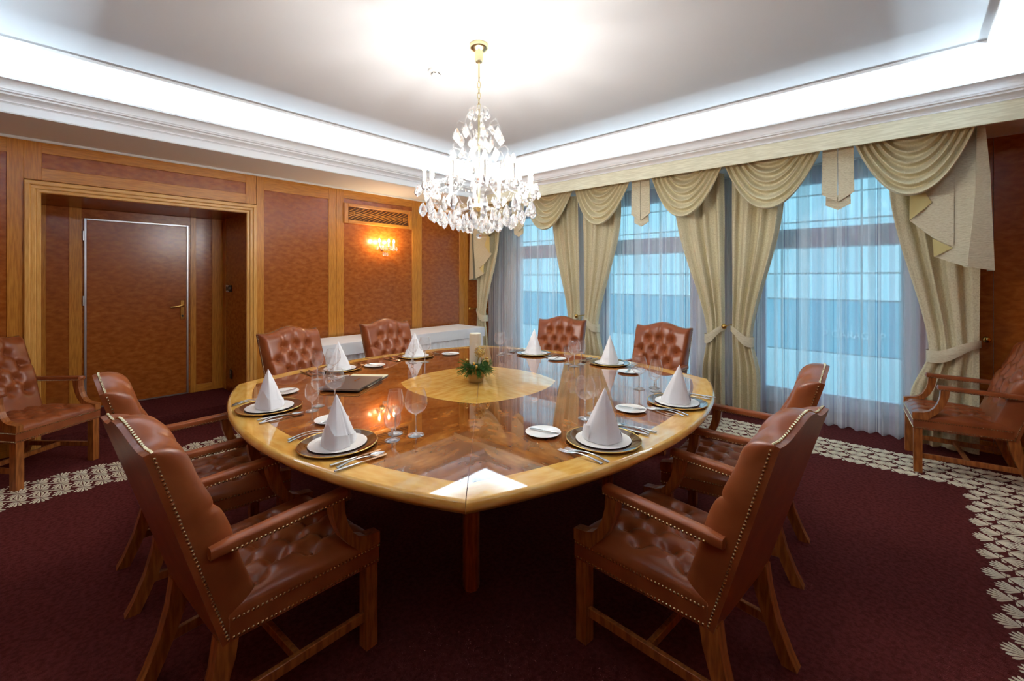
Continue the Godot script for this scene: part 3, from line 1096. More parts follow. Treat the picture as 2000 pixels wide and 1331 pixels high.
func make_table() -> void:
	var t := thing("dining_table", "large bulging square dining table of polished burl with maple border and centre", "table", v(TX, 0, TD))
	var maple := ntex(51, 0.02, [c8(226, 166, 72), c8(238, 184, 92), c8(245, 198, 112)], [0.15, 0.5, 0.85], 5, 0.0, 512)
	var mb_ := gloss(mat(Color.WHITE))
	mb_.albedo_texture = maple
	mb_.uv1_scale = Vector3(0.5, 2.0, 1)
	var mi := gloss(mat(Color.WHITE))
	mi.albedo_texture = maple
	mi.uv1_scale = Vector3(0.6, 2.5, 1)
	var mf := gloss(mat(Color.WHITE))
	mf.albedo_texture = table_image()
	var prof := [Vector2(0.16, -0.048), Vector2(0.022, -0.05), Vector2(0.018, -0.042), Vector2(0.010, -0.038), Vector2(0.004, -0.034), Vector2(0.0, -0.026), Vector2(0.0, -0.016), Vector2(0.003, -0.008), Vector2(0.009, -0.002), Vector2(0.018, 0.0)]
	var inner := outline(0.0, 26, 1.045, 0.232)
	var core := outline(0.0, 26, 0.37, 0.10)
	for half in 2:
		var to3 := func(p: Vector2, y: float) -> Vector3:
			var q := Vector2(p.x, p.y) if half == 0 else Vector2(p.y, p.x)
			# a hair's gap along the seam
			var k := 0.0009
			q += Vector2(-k, k) if half == 0 else Vector2(k, -k)
			return Vector3(q.x, TOP + y, -q.y)
		var field_uv := func(p: Vector2) -> Vector2:
			return Vector2((p.x + p.y) * 0.7071 / 3.4 + 0.5, (p.y - p.x) * 0.7071 / 1.9)
		# border with its rounded edge
		var rows := []
		var uvs := []
		for pr in prof:
			var o := outline(pr.x)
			var row := PackedVector3Array()
			var uv := []
			var ln := 0.0
			for i in o.size():
				if i:
					ln += o[i].distance_to(o[i - 1])
				row.append(to3.call(o[i], pr.y))
				uv.append(Vector2(ln, pr.x * 1.0 - pr.y))
			rows.append(row); uvs.append(uv)
		var b := MB.new()
		b.grid(rows, false, uvs, half == 1)
		var row_a := PackedVector3Array()
		var row_b := PackedVector3Array()
		var ua := []
		var ub := []
		var o2 := outline(0.018)
		var l2 := 0.0
		for i in o2.size():
			if i:
				l2 += o2[i].distance_to(o2[i - 1])
			row_a.append(to3.call(o2[i], 0.0)); row_b.append(to3.call(inner[i], 0.0))
			ua.append(Vector2(l2, 0.018)); ub.append(Vector2(l2, 0.12))
		b.grid([row_a, row_b], false, [ua, ub], half == 1)
		part(t, "border", b.mesh(), mb_)
		# burl field
		b = MB.new()
		rows = []; uvs = []
		for k in 7:
			var f := k / 6.0
			var row := PackedVector3Array()
			var uv := []
			for i in inner.size():
				var p := inner[i].lerp(core[i], f)
				row.append(to3.call(p, 0.0))
				uv.append(field_uv.call(p))
			rows.append(row); uvs.append(uv)
		b.grid(rows, false, uvs, half == 1)
		part(t, "burl_field", b.mesh(), mf)
		# pale centre
		b = MB.new()
		for i in core.size() - 1:
			var p := core[i]
			var q := core[i + 1]
			if half == 0:
				b.tri(to3.call(Vector2.ZERO, 0.0), to3.call(q, 0.0), to3.call(p, 0.0), Vector2.ZERO, q, p)
			else:
				b.tri(to3.call(Vector2.ZERO, 0.0), to3.call(p, 0.0), to3.call(q, 0.0), Vector2.ZERO, p, q)
		part(t, "centre_inlay", b.mesh(), mi)
	# board under the veneer
	var bd := MB.new()
	var o3 := outline(0.10)
	var poly := PackedVector2Array()
	for p in o3:
		poly.append(p)
	for i in range(o3.size() - 2, 0, -1):
		poly.append(Vector2(o3[i].y, o3[i].x))
	bd.prism(poly, Vector3.ZERO, Vector3(1, 0, 0), Vector3(0, 0, -1), TOP - 0.05, TOP - 0.004)
	part(t, "core_board", bd.mesh(), M.chair_wood)
	# four octagonal legs and the dark frame that joins them
	for s in [[-1, -1], [-1, 1], [1, 1], [1, -1]]:
		bd = MB.new()
		bd.lathe([Vector2(0.0, 0.0), Vector2(0.036, 0.0), Vector2(0.04, 0.012), Vector2(0.04, TOP - 0.06), Vector2(0.04, TOP - 0.05)], 8, Vector3(s[0] * 0.64, 0, s[1] * 0.62))
		part(t, "leg", bd.mesh(), M.chair_wood)
	bd = MB.new()
	for s in [-1, 1]:
		bd.box(Vector3(s * 0.64, TOP - 0.10, 0), Vector3(0.03, 0.09, 1.2), 0.003)
		bd.box(Vector3(0, TOP - 0.10, s * 0.62), Vector3(1.25, 0.09, 0.03), 0.003)
	part(t, "under_frame", bd.mesh(), M.chair_wood)

# ---------------------------------------------------------------- armchairs
func seg_dist(p: Vector2, a: Vector2, b: Vector2) -> float:
	return p.distance_to(Geometry2D.get_closest_point_to_segment(p, a, b))

func tufts(rows: Array, reach: float) -> Array:
	var pts := []
	for r in rows:
		pts.append_array(r)
	var segs := []
	for i in pts.size():
		for j in range(i + 1, pts.size()):
			if pts[i].distance_to(pts[j]) < reach and absf(pts[i].y - pts[j].y) > 0.02:
				segs.append([pts[i], pts[j]])
	return [pts, segs]

func dent(p: Vector2, tf: Array, deep: float, spread: float) -> float:
	var h := 0.0
	for q in tf[0]:
		var r2 := p.distance_squared_to(q)
		if r2 < 0.02:
			h += deep * exp(-r2 / (spread * spread)) + deep * 0.3 * exp(-r2 / 0.00006)
	var c := 9.0
	for s in tf[1]:
		c = minf(c, seg_dist(p, s[0], s[1]))
	h += 0.0075 * exp(-c * c / (0.0065 * 0.0065)) + 0.005 * exp(-c * c / (0.02 * 0.02))
	return minf(h, deep * 1.25)

func nail(b: MB, at: Vector3, n: Vector3, rr := 0.0054) -> void:
	var a := n.cross(Vector3.UP if absf(n.y) < 0.8 else Vector3.RIGHT).normalized()
	var c := n.cross(a)
	var r := rr
	var tip := at + n * rr * 0.7
	var prev := Vector3.ZERO
	var prevm := Vector3.ZERO
	for k in 7:
		var w := TAU * k / 6.0
		var dd := a * cos(w) + c * sin(w)
		var e := at + dd * r
		var m := at + dd * r * 0.65 + n * rr * 0.5
		if k:
			b.tri(prev, e, m)
			b.tri(prev, m, prevm)
			b.tri(prevm, m, tip)
		prev = e
		prevm = m

func nails_along(b: MB, pts: Array, n: Vector3, step := 0.0135) -> void:
	var carry := 0.0
	for i in pts.size() - 1:
		var a: Vector3 = pts[i]
		var c: Vector3 = pts[i + 1]
		var ln := a.distance_to(c)
		var s := carry
		while s < ln:
			nail(b, a.lerp(c, s / ln), n)
			s += step
		carry = s - ln

func make_armchair(label: String) -> Node3D:
	var t := thing("armchair", label, "armchair", Vector3.ZERO, 0.0, "brown buttoned leather armchairs")
	# seat rail
	var b := MB.new()
	b.prism(PackedVector2Array([Vector2(-0.255, -0.248), Vector2(0.258, -0.281), Vector2(0.258, 0.281), Vector2(-0.255, 0.248)]), Vector3.ZERO, Vector3(0, 0, 1), Vector3(1, 0, 0), 0.325, 0.398)
	part(t, "seat_rail", b.mesh(), M.leather)
	# seat cushion
	var tf := tufts([[Vector2(-0.18, -0.155), Vector2(-0.06, -0.155), Vector2(0.06, -0.155), Vector2(0.18, -0.155)], [Vector2(-0.12, -0.06), Vector2(0, -0.06), Vector2(0.12, -0.06)], [Vector2(-0.18, 0.035), Vector2(-0.06, 0.035), Vector2(0.06, 0.035), Vector2(0.18, 0.035)], [Vector2(-0.12, 0.13), Vector2(0, 0.13), Vector2(0.12, 0.13)]], 0.13)
	for px in [-0.12, 0.0, 0.12]:
		tf[1].append([Vector2(px, 0.13), Vector2(px * 1.05, 0.25)])
	var rows := []
	var n := 60
	for i in n + 1:
		var s := -1.0 + 2.0 * i / n
		s = s * (1.4 - 0.4 * s * s)
		var z := 0.0 + 0.258 * s
		var row := PackedVector3Array()
		for j in n + 1:
			var u := -1.0 + 2.0 * j / n
			u = u * (1.4 - 0.4 * u * u)
			var hx := lerpf(0.248, 0.281, (z + 0.258) / 0.516)
			var x := u * hx
			var de := minf(minf(hx - absf(x), 0.258 - absf(z)), 0.06) / 0.06
			var pr := sqrt(maxf(0.0, 1.0 - (1.0 - de) * (1.0 - de)))
			var h := 0.045 * pr + 0.018 * (1.0 - pow(absf(u), 2.0)) * (1.0 - pow(absf(s), 2.0))
			h -= dent(Vector2(x, z), tf, 0.034, 0.03) * smoothstep(0.2, 1.0, pr)
			row.append(Vector3(x, 0.398 + h, z))
		rows.append(row)
	b = MB.new()
	b.grid(rows)
	part(t, "seat", b.mesh(), M.leather)
	var bt := MB.new()
	for q in tf[0]:
		nail(bt, Vector3(q.x, 0.422, q.y), Vector3.UP, 0.0085)
	# back: board with rear sheet, buttoned pillow in front
	var ub := Vector3(0, 0.65, -0.195).normalized()
	var nf := Vector3(0, 0.195, 0.65).normalized()
	var o := Vector3(0, 0.322, -0.262)
	var top := func(u: float) -> float:
		var a := absf(u)
		return 0.672 + 0.046 * (0.5 + 0.5 * cos(minf(a / 0.76, 1.0) * PI)) + 0.006 * smoothstep(0.8, 1.0, a)
	var hw := func(s: float) -> float:
		return lerpf(0.245, 0.272, clampf(s / 0.68, 0, 1))
	var poly := PackedVector2Array([Vector2(-0.245, 0.0), Vector2(0.245, 0.0)])
	for i in 25:
		var u := 1.0 - 2.0 * i / 24.0
		poly.append(Vector2(u * 0.272, top.call(u)))
	b = MB.new()
	b.prism(poly, o, Vector3(1, 0, 0), ub, -0.012, 0.002)
	part(t, "back_board", b.mesh(), M.leather)
	tf = tufts([[Vector2(-0.11, 0.535), Vector2(0, 0.545), Vector2(0.11, 0.535)], [Vector2(-0.17, 0.43), Vector2(-0.057, 0.435), Vector2(0.057, 0.435), Vector2(0.17, 0.43)], [Vector2(-0.11, 0.33), Vector2(0, 0.33), Vector2(0.11, 0.33)], [Vector2(-0.16, 0.23), Vector2(-0.055, 0.23), Vector2(0.055, 0.23), Vector2(0.16, 0.23)]], 0.14)
	for px in [-0.11, 0.0, 0.11]:
		tf[1].append([Vector2(px, 0.54), Vector2(px * 1.08, 0.74)])
	for sx in [-1.0, 1.0]:
		tf[1].append([Vector2(0.17 * sx, 0.43), Vector2(0.28 * sx, 0.42)])
	rows = []
	for i in n + 5:
		var s := i / float(n + 4)
		s = 1.0 - pow(1.0 - s, 1.5)
		var row := PackedVector3Array()
		for j in n + 1:
			var u := -1.0 + 2.0 * j / n
			u = u * (1.4 - 0.4 * u * u)
			var y: float = s * top.call(u)
			var x: float = u * hw.call(y)
			var ex := minf(hw.call(y) - absf(x), 0.035) / 0.035
			var ey := minf(top.call(u) - y, 0.085) / 0.085
			var pr := sqrt(maxf(0.0, 1.0 - (1.0 - ex) * (1.0 - ex))) * sqrt(maxf(0.0, 1.0 - (1.0 - ey) * (1.0 - ey)))
			var thick := lerpf(0.115, 0.078, smoothstep(0.0, 0.6, y)) + 0.016 * (1.0 - u * u) + 0.018 * exp(-pow((y - 0.36) / 0.12, 2.0))
			var h := thick * pr - dent(Vector2(x, y), tf, 0.034, 0.03) * smoothstep(0.3, 1.0, pr)
			row.append(o + Vector3(x, 0, 0) + ub * y + nf * (0.002 + maxf(h, 0.0)))
		rows.append(row)
	b = MB.new()
	b.grid(rows, false, [], true)
	part(t, "backrest", b.mesh(), M.leather)
	for q in tf[0]:
		var th := lerpf(0.115, 0.078, smoothstep(0.0, 0.6, q.y)) + 0.016 + 0.018 * exp(-pow((q.y - 0.36) / 0.12, 2.0))
		nail(bt, o + Vector3(q.x, 0, 0) + ub * q.y + nf * (th - 0.041), nf, 0.0085)
	var bo := part(t, "buttons", bt.mesh(), M.leather)
	bo.set_meta("kind", "stuff")
	# arms and their curved wooden supports
	for sx in [-1.0, 1.0]:
		b = MB.new()
		var r2 := []
		for i in 9:
			var z := lerpf(-0.315, 0.122, i / 8.0)
			var y := 0.628 + 0.012 * i / 8.0
			var wd := lerpf(0.024, 0.027, i / 8.0)
			var ring := PackedVector3Array()
			for j in 17:
				var a := TAU * (j % 16) / 16.0
				var cx := signf(cos(a)) * pow(absf(cos(a)), 0.45) * wd
				var cy := signf(sin(a)) * pow(absf(sin(a)), 0.6) * (0.021 if sin(a) > 0 else 0.014)
				ring.append(Vector3(sx * 0.258 + cx, y + cy, z))
			r2.append(ring)
		b.grid(r2, true, [], true)
		for e in [0, 8]:
			var c := Vector3(sx * 0.258, 0.632 + 0.012 * e / 8.0, lerpf(-0.318, 0.13, e / 8.0))
			for j in 16:
				if e == 8:
					b.tri(c, r2[e][j], r2[e][j + 1])
				else:
					b.tri(c, r2[e][j + 1], r2[e][j])
		part(t, "arm", b.mesh(), M.leather)
		b = MB.new()
		b.prism(PackedVector2Array([Vector2(0.262, 0.398), Vector2(0.262, 0.442), Vector2(0.235, 0.447), Vector2(0.20, 0.452), Vector2(0.168, 0.466), Vector2(0.145, 0.49), Vector2(0.125, 0.53), Vector2(0.113, 0.575), Vector2(0.11, 0.628), Vector2(0.062, 0.628), Vector2(0.067, 0.58), Vector2(0.08, 0.535), Vector2(0.10, 0.49), Vector2(0.13, 0.45), Vector2(0.16, 0.42), Vector2(0.18, 0.398)]), Vector3(sx * 0.2605, 0, 0), Vector3(0, 0, 1), Vector3.UP, -0.0215, 0.0215)
		part(t, "arm_support", b.mesh(), M.chair_wood)
	# legs
	for sx in [-1.0, 1.0]:
		b = MB.new()
		b.prism(PackedVector2Array([Vector2(-0.024, -0.024), Vector2(0.024, -0.024), Vector2(0.024, 0.024), Vector2(-0.024, 0.024)]), Vector3(sx * 0.252, 0, 0.230), Vector3(0, 0, 1), Vector3(1, 0, 0), 0.0, 0.326)
		part(t, "leg", b.mesh(), M.chair_wood)
		b = MB.new()
		b.prism(PackedVector2Array([Vector2(-0.225, 0.34), Vector2(-0.285, 0.34), Vector2(-0.297, 0.25), Vector2(-0.322, 0.15), Vector2(-0.362, 0.05), Vector2(-0.388, 0.0), Vector2(-0.338, 0.0), Vector2(-0.306, 0.07), Vector2(-0.265, 0.17), Vector2(-0.237, 0.26)]), Vector3(sx * 0.219, 0, 0), Vector3(0, 0, 1), Vector3.UP, -0.0245, 0.0245)
		part(t, "leg", b.mesh(), M.chair_wood)
		b = MB.new()
		b.bar(Vector3(sx * 0.252, 0.125, 0.206), Vector3(sx * 0.226, 0.125, -0.30), 0.02, 0.036)
		part(t, "stretcher", b.mesh(), M.chair_wood)
	b = MB.new()
	b.bar(Vector3(-0.231, 0.125, -0.04), Vector3(0.231, 0.125, -0.04), 0.02, 0.032)
	part(t, "stretcher", b.mesh(), M.chair_wood)
	# nail heads
	b = MB.new()
	for y in [0.389, 0.334]:
		nails_along(b, [Vector3(-0.281, y, 0.2585), Vector3(0.281, y, 0.2585)], Vector3(0, 0, 1))
		for sx in [-1.0, 1.0]:
			nails_along(b, [Vector3(sx * 0.2813, y, 0.255), Vector3(sx * 0.2487, y, -0.25)], Vector3(sx, 0, 0))
	for sx in [-1.0, 1.0]:
		var line := []
		for i in 20:
			var s: float = 0.01 + 0.655 * i / 19.0
			line.append(o + ub * s + nf * 0.007 + Vector3(sx * (hw.call(s) + 0.0005), 0, 0))
		nails_along(b, line, Vector3(sx, 0, 0))
		for e in [-1.0, 1.0]:
			nails_along(b, [Vector3(sx * 0.258 + e * 0.025, 0.621, -0.26), Vector3(sx * 0.258 + e * 0.0278, 0.633, 0.118)], Vector3(e, 0, 0))
	var arc := []
	for i in 33:
		var u := -1.0 + 2.0 * i / 32.0
		arc.append(o + ub * (top.call(u) + 0.001) + nf * 0.007 + Vector3(u * 0.272, 0, 0))
	nails_along(b, arc, ub)
	var nt := part(t, "nail_trim", b.mesh(), M.nail)
	nt.set_meta("kind", "stuff")
	nt.set_meta("label", "rows of small antiqued brass nail heads")
	return t

func make_chairs() -> void:
	# [x, d of the back's foot, facing x, facing d, label]
	var spots := [
		[0.403, 1.832, 1.0, 0.075, "brown leather armchair at the table's seam corner, on the doorway side"],
		[0.42, 2.75, 1.0, -0.04, "brown leather armchair at the table between doorway alcove and seam-corner chair"],
		[1.737, 0.463, 0.095, 1.0, "brown leather armchair at the table's seam corner, on the window side"],
		[2.70, 0.525, -0.09, 1.0, "brown leather armchair at the table corner nearest the lone chair by the drape"],
		[1.61, 3.97, 0.18, -1.0, "brown buttoned armchair between the table and the doorway casing's right jamb"],
		[2.56, 3.98, -0.05, -1.0, "brown buttoned armchair between the table and the middle of the white buffet"],
		[3.95, 2.89, -0.934, -0.357, "brown buttoned armchair between the table and the drapes nearer the buffet"],
		[4.05, 1.80, -1.0, -0.03, "brown buttoned armchair between the table and the middle window's sheer"],
		[-0.165, 5.15, 0.61, -0.79, "lone brown armchair against the panelling beside the doorway casing"],
		[4.87, -0.52, -0.10, 1.0, "lone brown armchair against the drape beside the wood wall"]]
	var proto: Node3D
	for i in spots.size():
		var s: Array = spots[i]
		var f := Vector2(s[2], s[3]).normalized()
		var at := v(s[0] + f.x * 0.26, 0, s[1] + f.y * 0.26)
		var turn := atan2(f.x, -f.y)
		if i == 0:
			proto = make_armchair(s[4])
			proto.position = at
			proto.rotation.y = turn
			proto.scale = Vector3.ONE * 1.025
		else:
			dup(proto, "armchair", s[4], at, turn)

# ---------------------------------------------------------------- buffet
func make_buffet() -> void:
	var x0 := 1.98
	var x1 := 4.66
	var d0 := 4.83
	var d1 := 5.40
	var h := 0.72
	var t := thing("buffet_table", "long side table along the panelled wall under a white cloth", "table", v((x0 + x1) / 2, 0, (d0 + d1) / 2))
	var cx := (x0 + x1) / 2
	var cd := (d0 + d1) / 2
	var b := MB.new()
	b.box(Vector3(0, h - 0.02, 0), Vector3(x1 - x0 - 0.02, 0.03, d1 - d0 - 0.02), 0.003)
	part(t, "tabletop", b.mesh(), M.chair_wood)
	for sx in [-1, 1]:
		for sz in [-1, 1]:
			b = MB.new()
			b.box(Vector3(sx * ((x1 - x0) / 2 - 0.08), (h - 0.035) / 2, sz * 0.2), Vector3(0.05, h - 0.035, 0.05), 0.003)
			part(t, "leg", b.mesh(), M.chair_wood)
	# pleated skirt
	var loop := [Vector2(x0 - cx, d1 - cd), Vector2(x0 - cx, d0 - cd), Vector2(x1 - cx, d0 - cd), Vector2(x1 - cx, d1 - cd)]
	var sk := MB.new()
	for k in 3:
		var a: Vector2 = loop[k]
		var c: Vector2 = loop[k + 1]
		var ln := a.distance_to(c)
		var nn := int(ln / 0.012)
		var nv := (c - a).normalized().orthogonal()
		var rows := []
		for i in 5:
			var y := lerpf(0.01, h - 0.01, i / 4.0)
			var row := PackedVector3Array()
			for j in nn + 1:
				var s := ln * j / nn
				var ph := fposmod(s / 0.062, 1.0)
				var f := (0.016 * smoothstep(0.0, 0.25, ph) * (1.0 - smoothstep(0.55, 1.0, ph))) * lerpf(1.15, 0.8, i / 4.0)
				var p := a.lerp(c, float(j) / nn) - nv * f * -1.0
				row.append(Vector3(p.x, y, -p.y))
			rows.append(row)
		sk.grid(rows, false, [], true)
	var o := solo("buffet_skirt", sk.mesh(), M.linen, "pleated white skirt hanging round the side table", "table skirt", t.position)
	# top cloth with an overhang
	var cl := MB.new()
	var ov := 0.024
	cl.box(Vector3(0, h + 0.0035, 0), Vector3(x1 - x0 + 2 * ov, 0.005, d1 - d0 + ov * 2), 0.002)
	var nz := fold_noise(606, 1.7)
	for k in 3:
		var a: Vector2 = loop[k] + loop[k].sign() * ov
		var c: Vector2 = loop[k + 1] + loop[k + 1].sign() * ov
		var rows := []
		for i in 6:
			var s := i / 5.0
			var row := PackedVector3Array()
			for j in 61:
				var u := j / 60.0
				var p := a.lerp(c, u)
				var nv := (c - a).normalized().orthogonal()
				var wv := nz.get_noise_2d(u * 3.0 + k * 7.0, s * 0.6)
				p += nv * -1.0 * (0.008 * s + 0.010 * s * wv) * -1.0
				row.append(Vector3(p.x, h + 0.003 - 0.135 * s - 0.005 * wv * s, -p.y))
			rows.append(row)
		cl.grid(rows)
	solo("buffet_cloth", cl.mesh(), M.linen, "smooth white cloth over the top of the side table", "tablecloth", t.position)

# ---------------------------------------------------------------- place settings
func spoon_mesh() -> ArrayMesh:
	var b := MB.new()
	var rows := []
	for i in 25:
		var s := i / 24.0
		var z := lerpf(-0.1, 0.1, s)
		var w: float
		var y: float
		if s < 0.68:
			w = lerpf(0.0085, 0.0034, pow(s / 0.68, 0.7))
			y = 0.004 + 0.010 * sin(s / 0.68 * PI * 0.9)
		else:
			var q := (s - 0.68) / 0.32
			w = 0.0034 + 0.0175 * sin(pow(q, 0.8) * PI) + 0.0
			y = lerpf(0.007, 0.006, q)
		var row := PackedVector3Array()
		for j in 7:
			var u := -1.0 + j / 3.0
			var dip := 0.0 if s < 0.68 else -0.0045 * (1.0 - u * u) * sin((s - 0.68) / 0.32 * PI)
			row.append(Vector3(u * w, y + dip + (0.0012 * (1 - u * u) if s < 0.68 else 0.0), z))
		rows.append(row)
	b.grid(rows)
	var under := []
	for r in rows:
		var q := PackedVector3Array()
		for p in r:
			q.append(p - Vector3(0, 0.002, 0))
		under.append(q)
	b.grid(under, false, [], true)
	return b.mesh()

func fork_mesh(sc := 1.0) -> ArrayMesh:
	var b := MB.new()
	var rows := []
	for i in 17:
		var s := i / 16.0
		var z := lerpf(-0.1, 0.052, s) * sc
		var w := lerpf(0.0085, 0.0032, pow(minf(s / 0.72, 1.0), 0.7)) if s < 0.72 else lerpf(0.0032, 0.0125, smoothstep(0.72, 1.0, s))
		var y := 0.0045 + 0.011 * sin(s * PI * 0.9)
		var row := PackedVector3Array()
		for j in 5:
			var u := -1.0 + j / 2.0
			row.append(Vector3(u * w, y + 0.0012 * (1 - u * u), z))
		rows.append(row)
	b.grid(rows)
	var under := []
	for r in rows:
		var q := PackedVector3Array()
		for p in r:
			q.append(p - Vector3(0, 0.002, 0))
		under.append(q)
	b.grid(under, false, [], true)
	for k in 4:
		var x := (-1.5 + k) * 0.0066
		b.tube([Vector3(x * 1.05, 0.0065, 0.05 * sc), Vector3(x, 0.0035, 0.075 * sc), Vector3(x * 0.95, 0.006, 0.102 * sc)], [0.002, 0.0018, 0.001], 5)
	return b.mesh()

func knife_parts(t: Node3D, ln: float) -> void:
	var b := MB.new()
	b.tube([Vector3(0, 0.006, -ln * 0.5), Vector3(0, 0.006, -ln * 0.47), Vector3(0, 0.006, -ln * 0.25), Vector3(0, 0.006, -ln * 0.02), Vector3(0, 0.006, 0)], [0.004, 0.0062, 0.0062, 0.0045, 0.0042], 8, true, 0.7)
	part(t, "handle", b.mesh(), M.steel)
	b = MB.new()
	b.prism(PackedVector2Array([Vector2(0, -0.004), Vector2(ln * 0.42, -0.0085), Vector2(ln * 0.49, -0.004), Vector2(ln * 0.5, 0.004), Vector2(ln * 0.45, 0.006), Vector2(0, 0.004)]), Vector3(0, 0.0055, 0), Vector3(0, 0, 1), Vector3(1, 0, 0), -0.0008, 0.0008)
	part(t, "blade", b.mesh(), M.steel)

func glass_meshes(kind: int) -> Array:
	# [bowl, foot and stem]
	var foot := MB.new()
	var bowl := MB.new()
	var st: float = [0.098, 0.088, 0.052][kind]
	var fr: float = [0.037, 0.034, 0.033][kind]
	foot.lathe([Vector2(0.0, 0.0), Vector2(fr, 0.0), Vector2(fr, 0.0018), Vector2(fr * 0.6, 0.0036), Vector2(0.009, 0.0075), Vector2(0.0045, 0.014), Vector2(0.0036, 0.03), Vector2(0.0036, st - 0.012), Vector2(0.0065, st - 0.003), Vector2(0.0, st)], 20)
	var prof: Array
	if kind == 0:      # big balloon
		prof = [[0.0, 0.0], [0.012, 0.002], [0.034, 0.013], [0.048, 0.034], [0.0515, 0.052], [0.049, 0.074], [0.043, 0.096], [0.037, 0.112]]
	elif kind == 1:    # slimmer wine glass
		prof = [[0.0, 0.0], [0.010, 0.002], [0.026, 0.014], [0.036, 0.034], [0.0385, 0.052], [0.0365, 0.076], [0.032, 0.098], [0.029, 0.112]]
	else:              # short water goblet
		prof = [[0.0, 0.0], [0.012, 0.002], [0.026, 0.012], [0.0345, 0.030], [0.0365, 0.048], [0.035, 0.068], [0.031, 0.088], [0.029, 0.094]]
	var outer := []
	for p in prof:
		outer.append(Vector2(p[0], st - 0.003 + p[1]))
	# smooth the profile
	var cur := Curve2D.new()
	for i in outer.size():
		var tn := Vector2.ZERO
		if i > 0 and i < outer.size() - 1:
			tn = (outer[i + 1] - outer[i - 1]) / 6.0
		cur.add_point(outer[i], -tn, tn)
	var fine := []
	for i in 23:
		fine.append(cur.sample_baked(cur.get_baked_length() * i / 22.0))
	bowl.lathe(fine, 28, Vector3.ZERO, Vector3.ONE, -1.0)
	var inside := []
	for i in range(22, -1, -1):
		inside.append(Vector2(maxf(0.0, fine[i].x - 0.0011), fine[i].y + 0.0011 * (1.0 - i / 22.0)))
	bowl.lathe(inside, 28, Vector3.ZERO, Vector3.ONE, -1.0)
	# rim
	var ring := []
	for j in 29:
		var a := TAU * (j % 28) / 28.0
		ring.append(Vector3(fine[22].x * cos(a), fine[22].y, fine[22].x * sin(a)))
	var rim := MB.new()
	rim.tube(ring, 0.0008, 5, false)
	return [bowl.mesh(), foot.mesh(), rim.mesh()]

func napkin_mesh(style: int) -> ArrayMesh:
	# tall folded spire of linen with flat faces, a pleat down the front and a turned-up cuff
	var b := MB.new()
	var rows := []
	var n := 60
	var hgt: float = [0.200, 0.205, 0.222][style % 3]
	var lean: float = [0.020, -0.012, -0.006][style % 3]
	var ph: float = [0.5, 0.15, 0.0][style % 3]
	# radius of the rounded triangle: one corner to each side, one behind, a pleat in front
	var rad := func(a: float) -> float:
		var m := absf(wrapf(a - ph + PI / 2, -PI / 3, PI / 3))
		var r := lerpf(0.029 / cos(minf(m, 1.02) - PI / 3) + 0.045, 0.074, 0.25) * 0.96
		var fc := wrapf(a - PI / 2 - ph * 0.6 - 0.25, -PI, PI)
		r *= 1.0 - 0.20 * exp(-fc * fc / 0.012) + 0.07 * exp(-pow(fc - 0.22, 2.0) / 0.015)
		return r
	var shrink := func(q: float) -> float:
		return pow(1.0 - q, 0.95) * (1.0 + 0.10 * q * (1.0 - q)) + 0.01 * q
	for i in 27:
		var s := i / 26.0
		var row := PackedVector3Array()
		for j in n + 1:
			var a := TAU * (j % n) / n
			var r: float = rad.call(a) * shrink.call(s) * (1.0 + 0.02 * cos(7.0 * a + style) * (1.0 - s))
			row.append(Vector3(r * 1.08 * cos(a) + lean * s, 0.001 + hgt * s, r * 0.92 * sin(a) - 0.008 * s))
		rows.append(row)
	b.grid(rows, true)
	# cuff wrapped over the spire, rising to one side and ending in a free corner
	var c := []
	for i in 10:
		var s := i / 9.0
		var row := PackedVector3Array()
		for j in 45:
			var u := j / 44.0
			var a := -0.5 + u * (PI + 1.3)
			var w := u if style != 2 else 1.0 - u
			var top := lerpf(0.010, 0.066, pow(w, 1.2))
			if style == 0:
				top += 0.038 * exp(-pow((u - 0.92) / 0.06, 2.0))
			var q := top * s / hgt
			var loose := 0.002 + 0.013 * s * w
			var r: float = rad.call(a) * shrink.call(q) + loose
			if style == 0:
				r += 0.016 * s * exp(-pow((u - 0.92) / 0.09, 2.0))
			row.append(Vector3(r * 1.08 * cos(a) + lean * q, 0.001 + top * s, r * 0.92 * sin(a) - 0.008 * q))
		c.append(row)
	b.grid(c)
	return b.mesh()

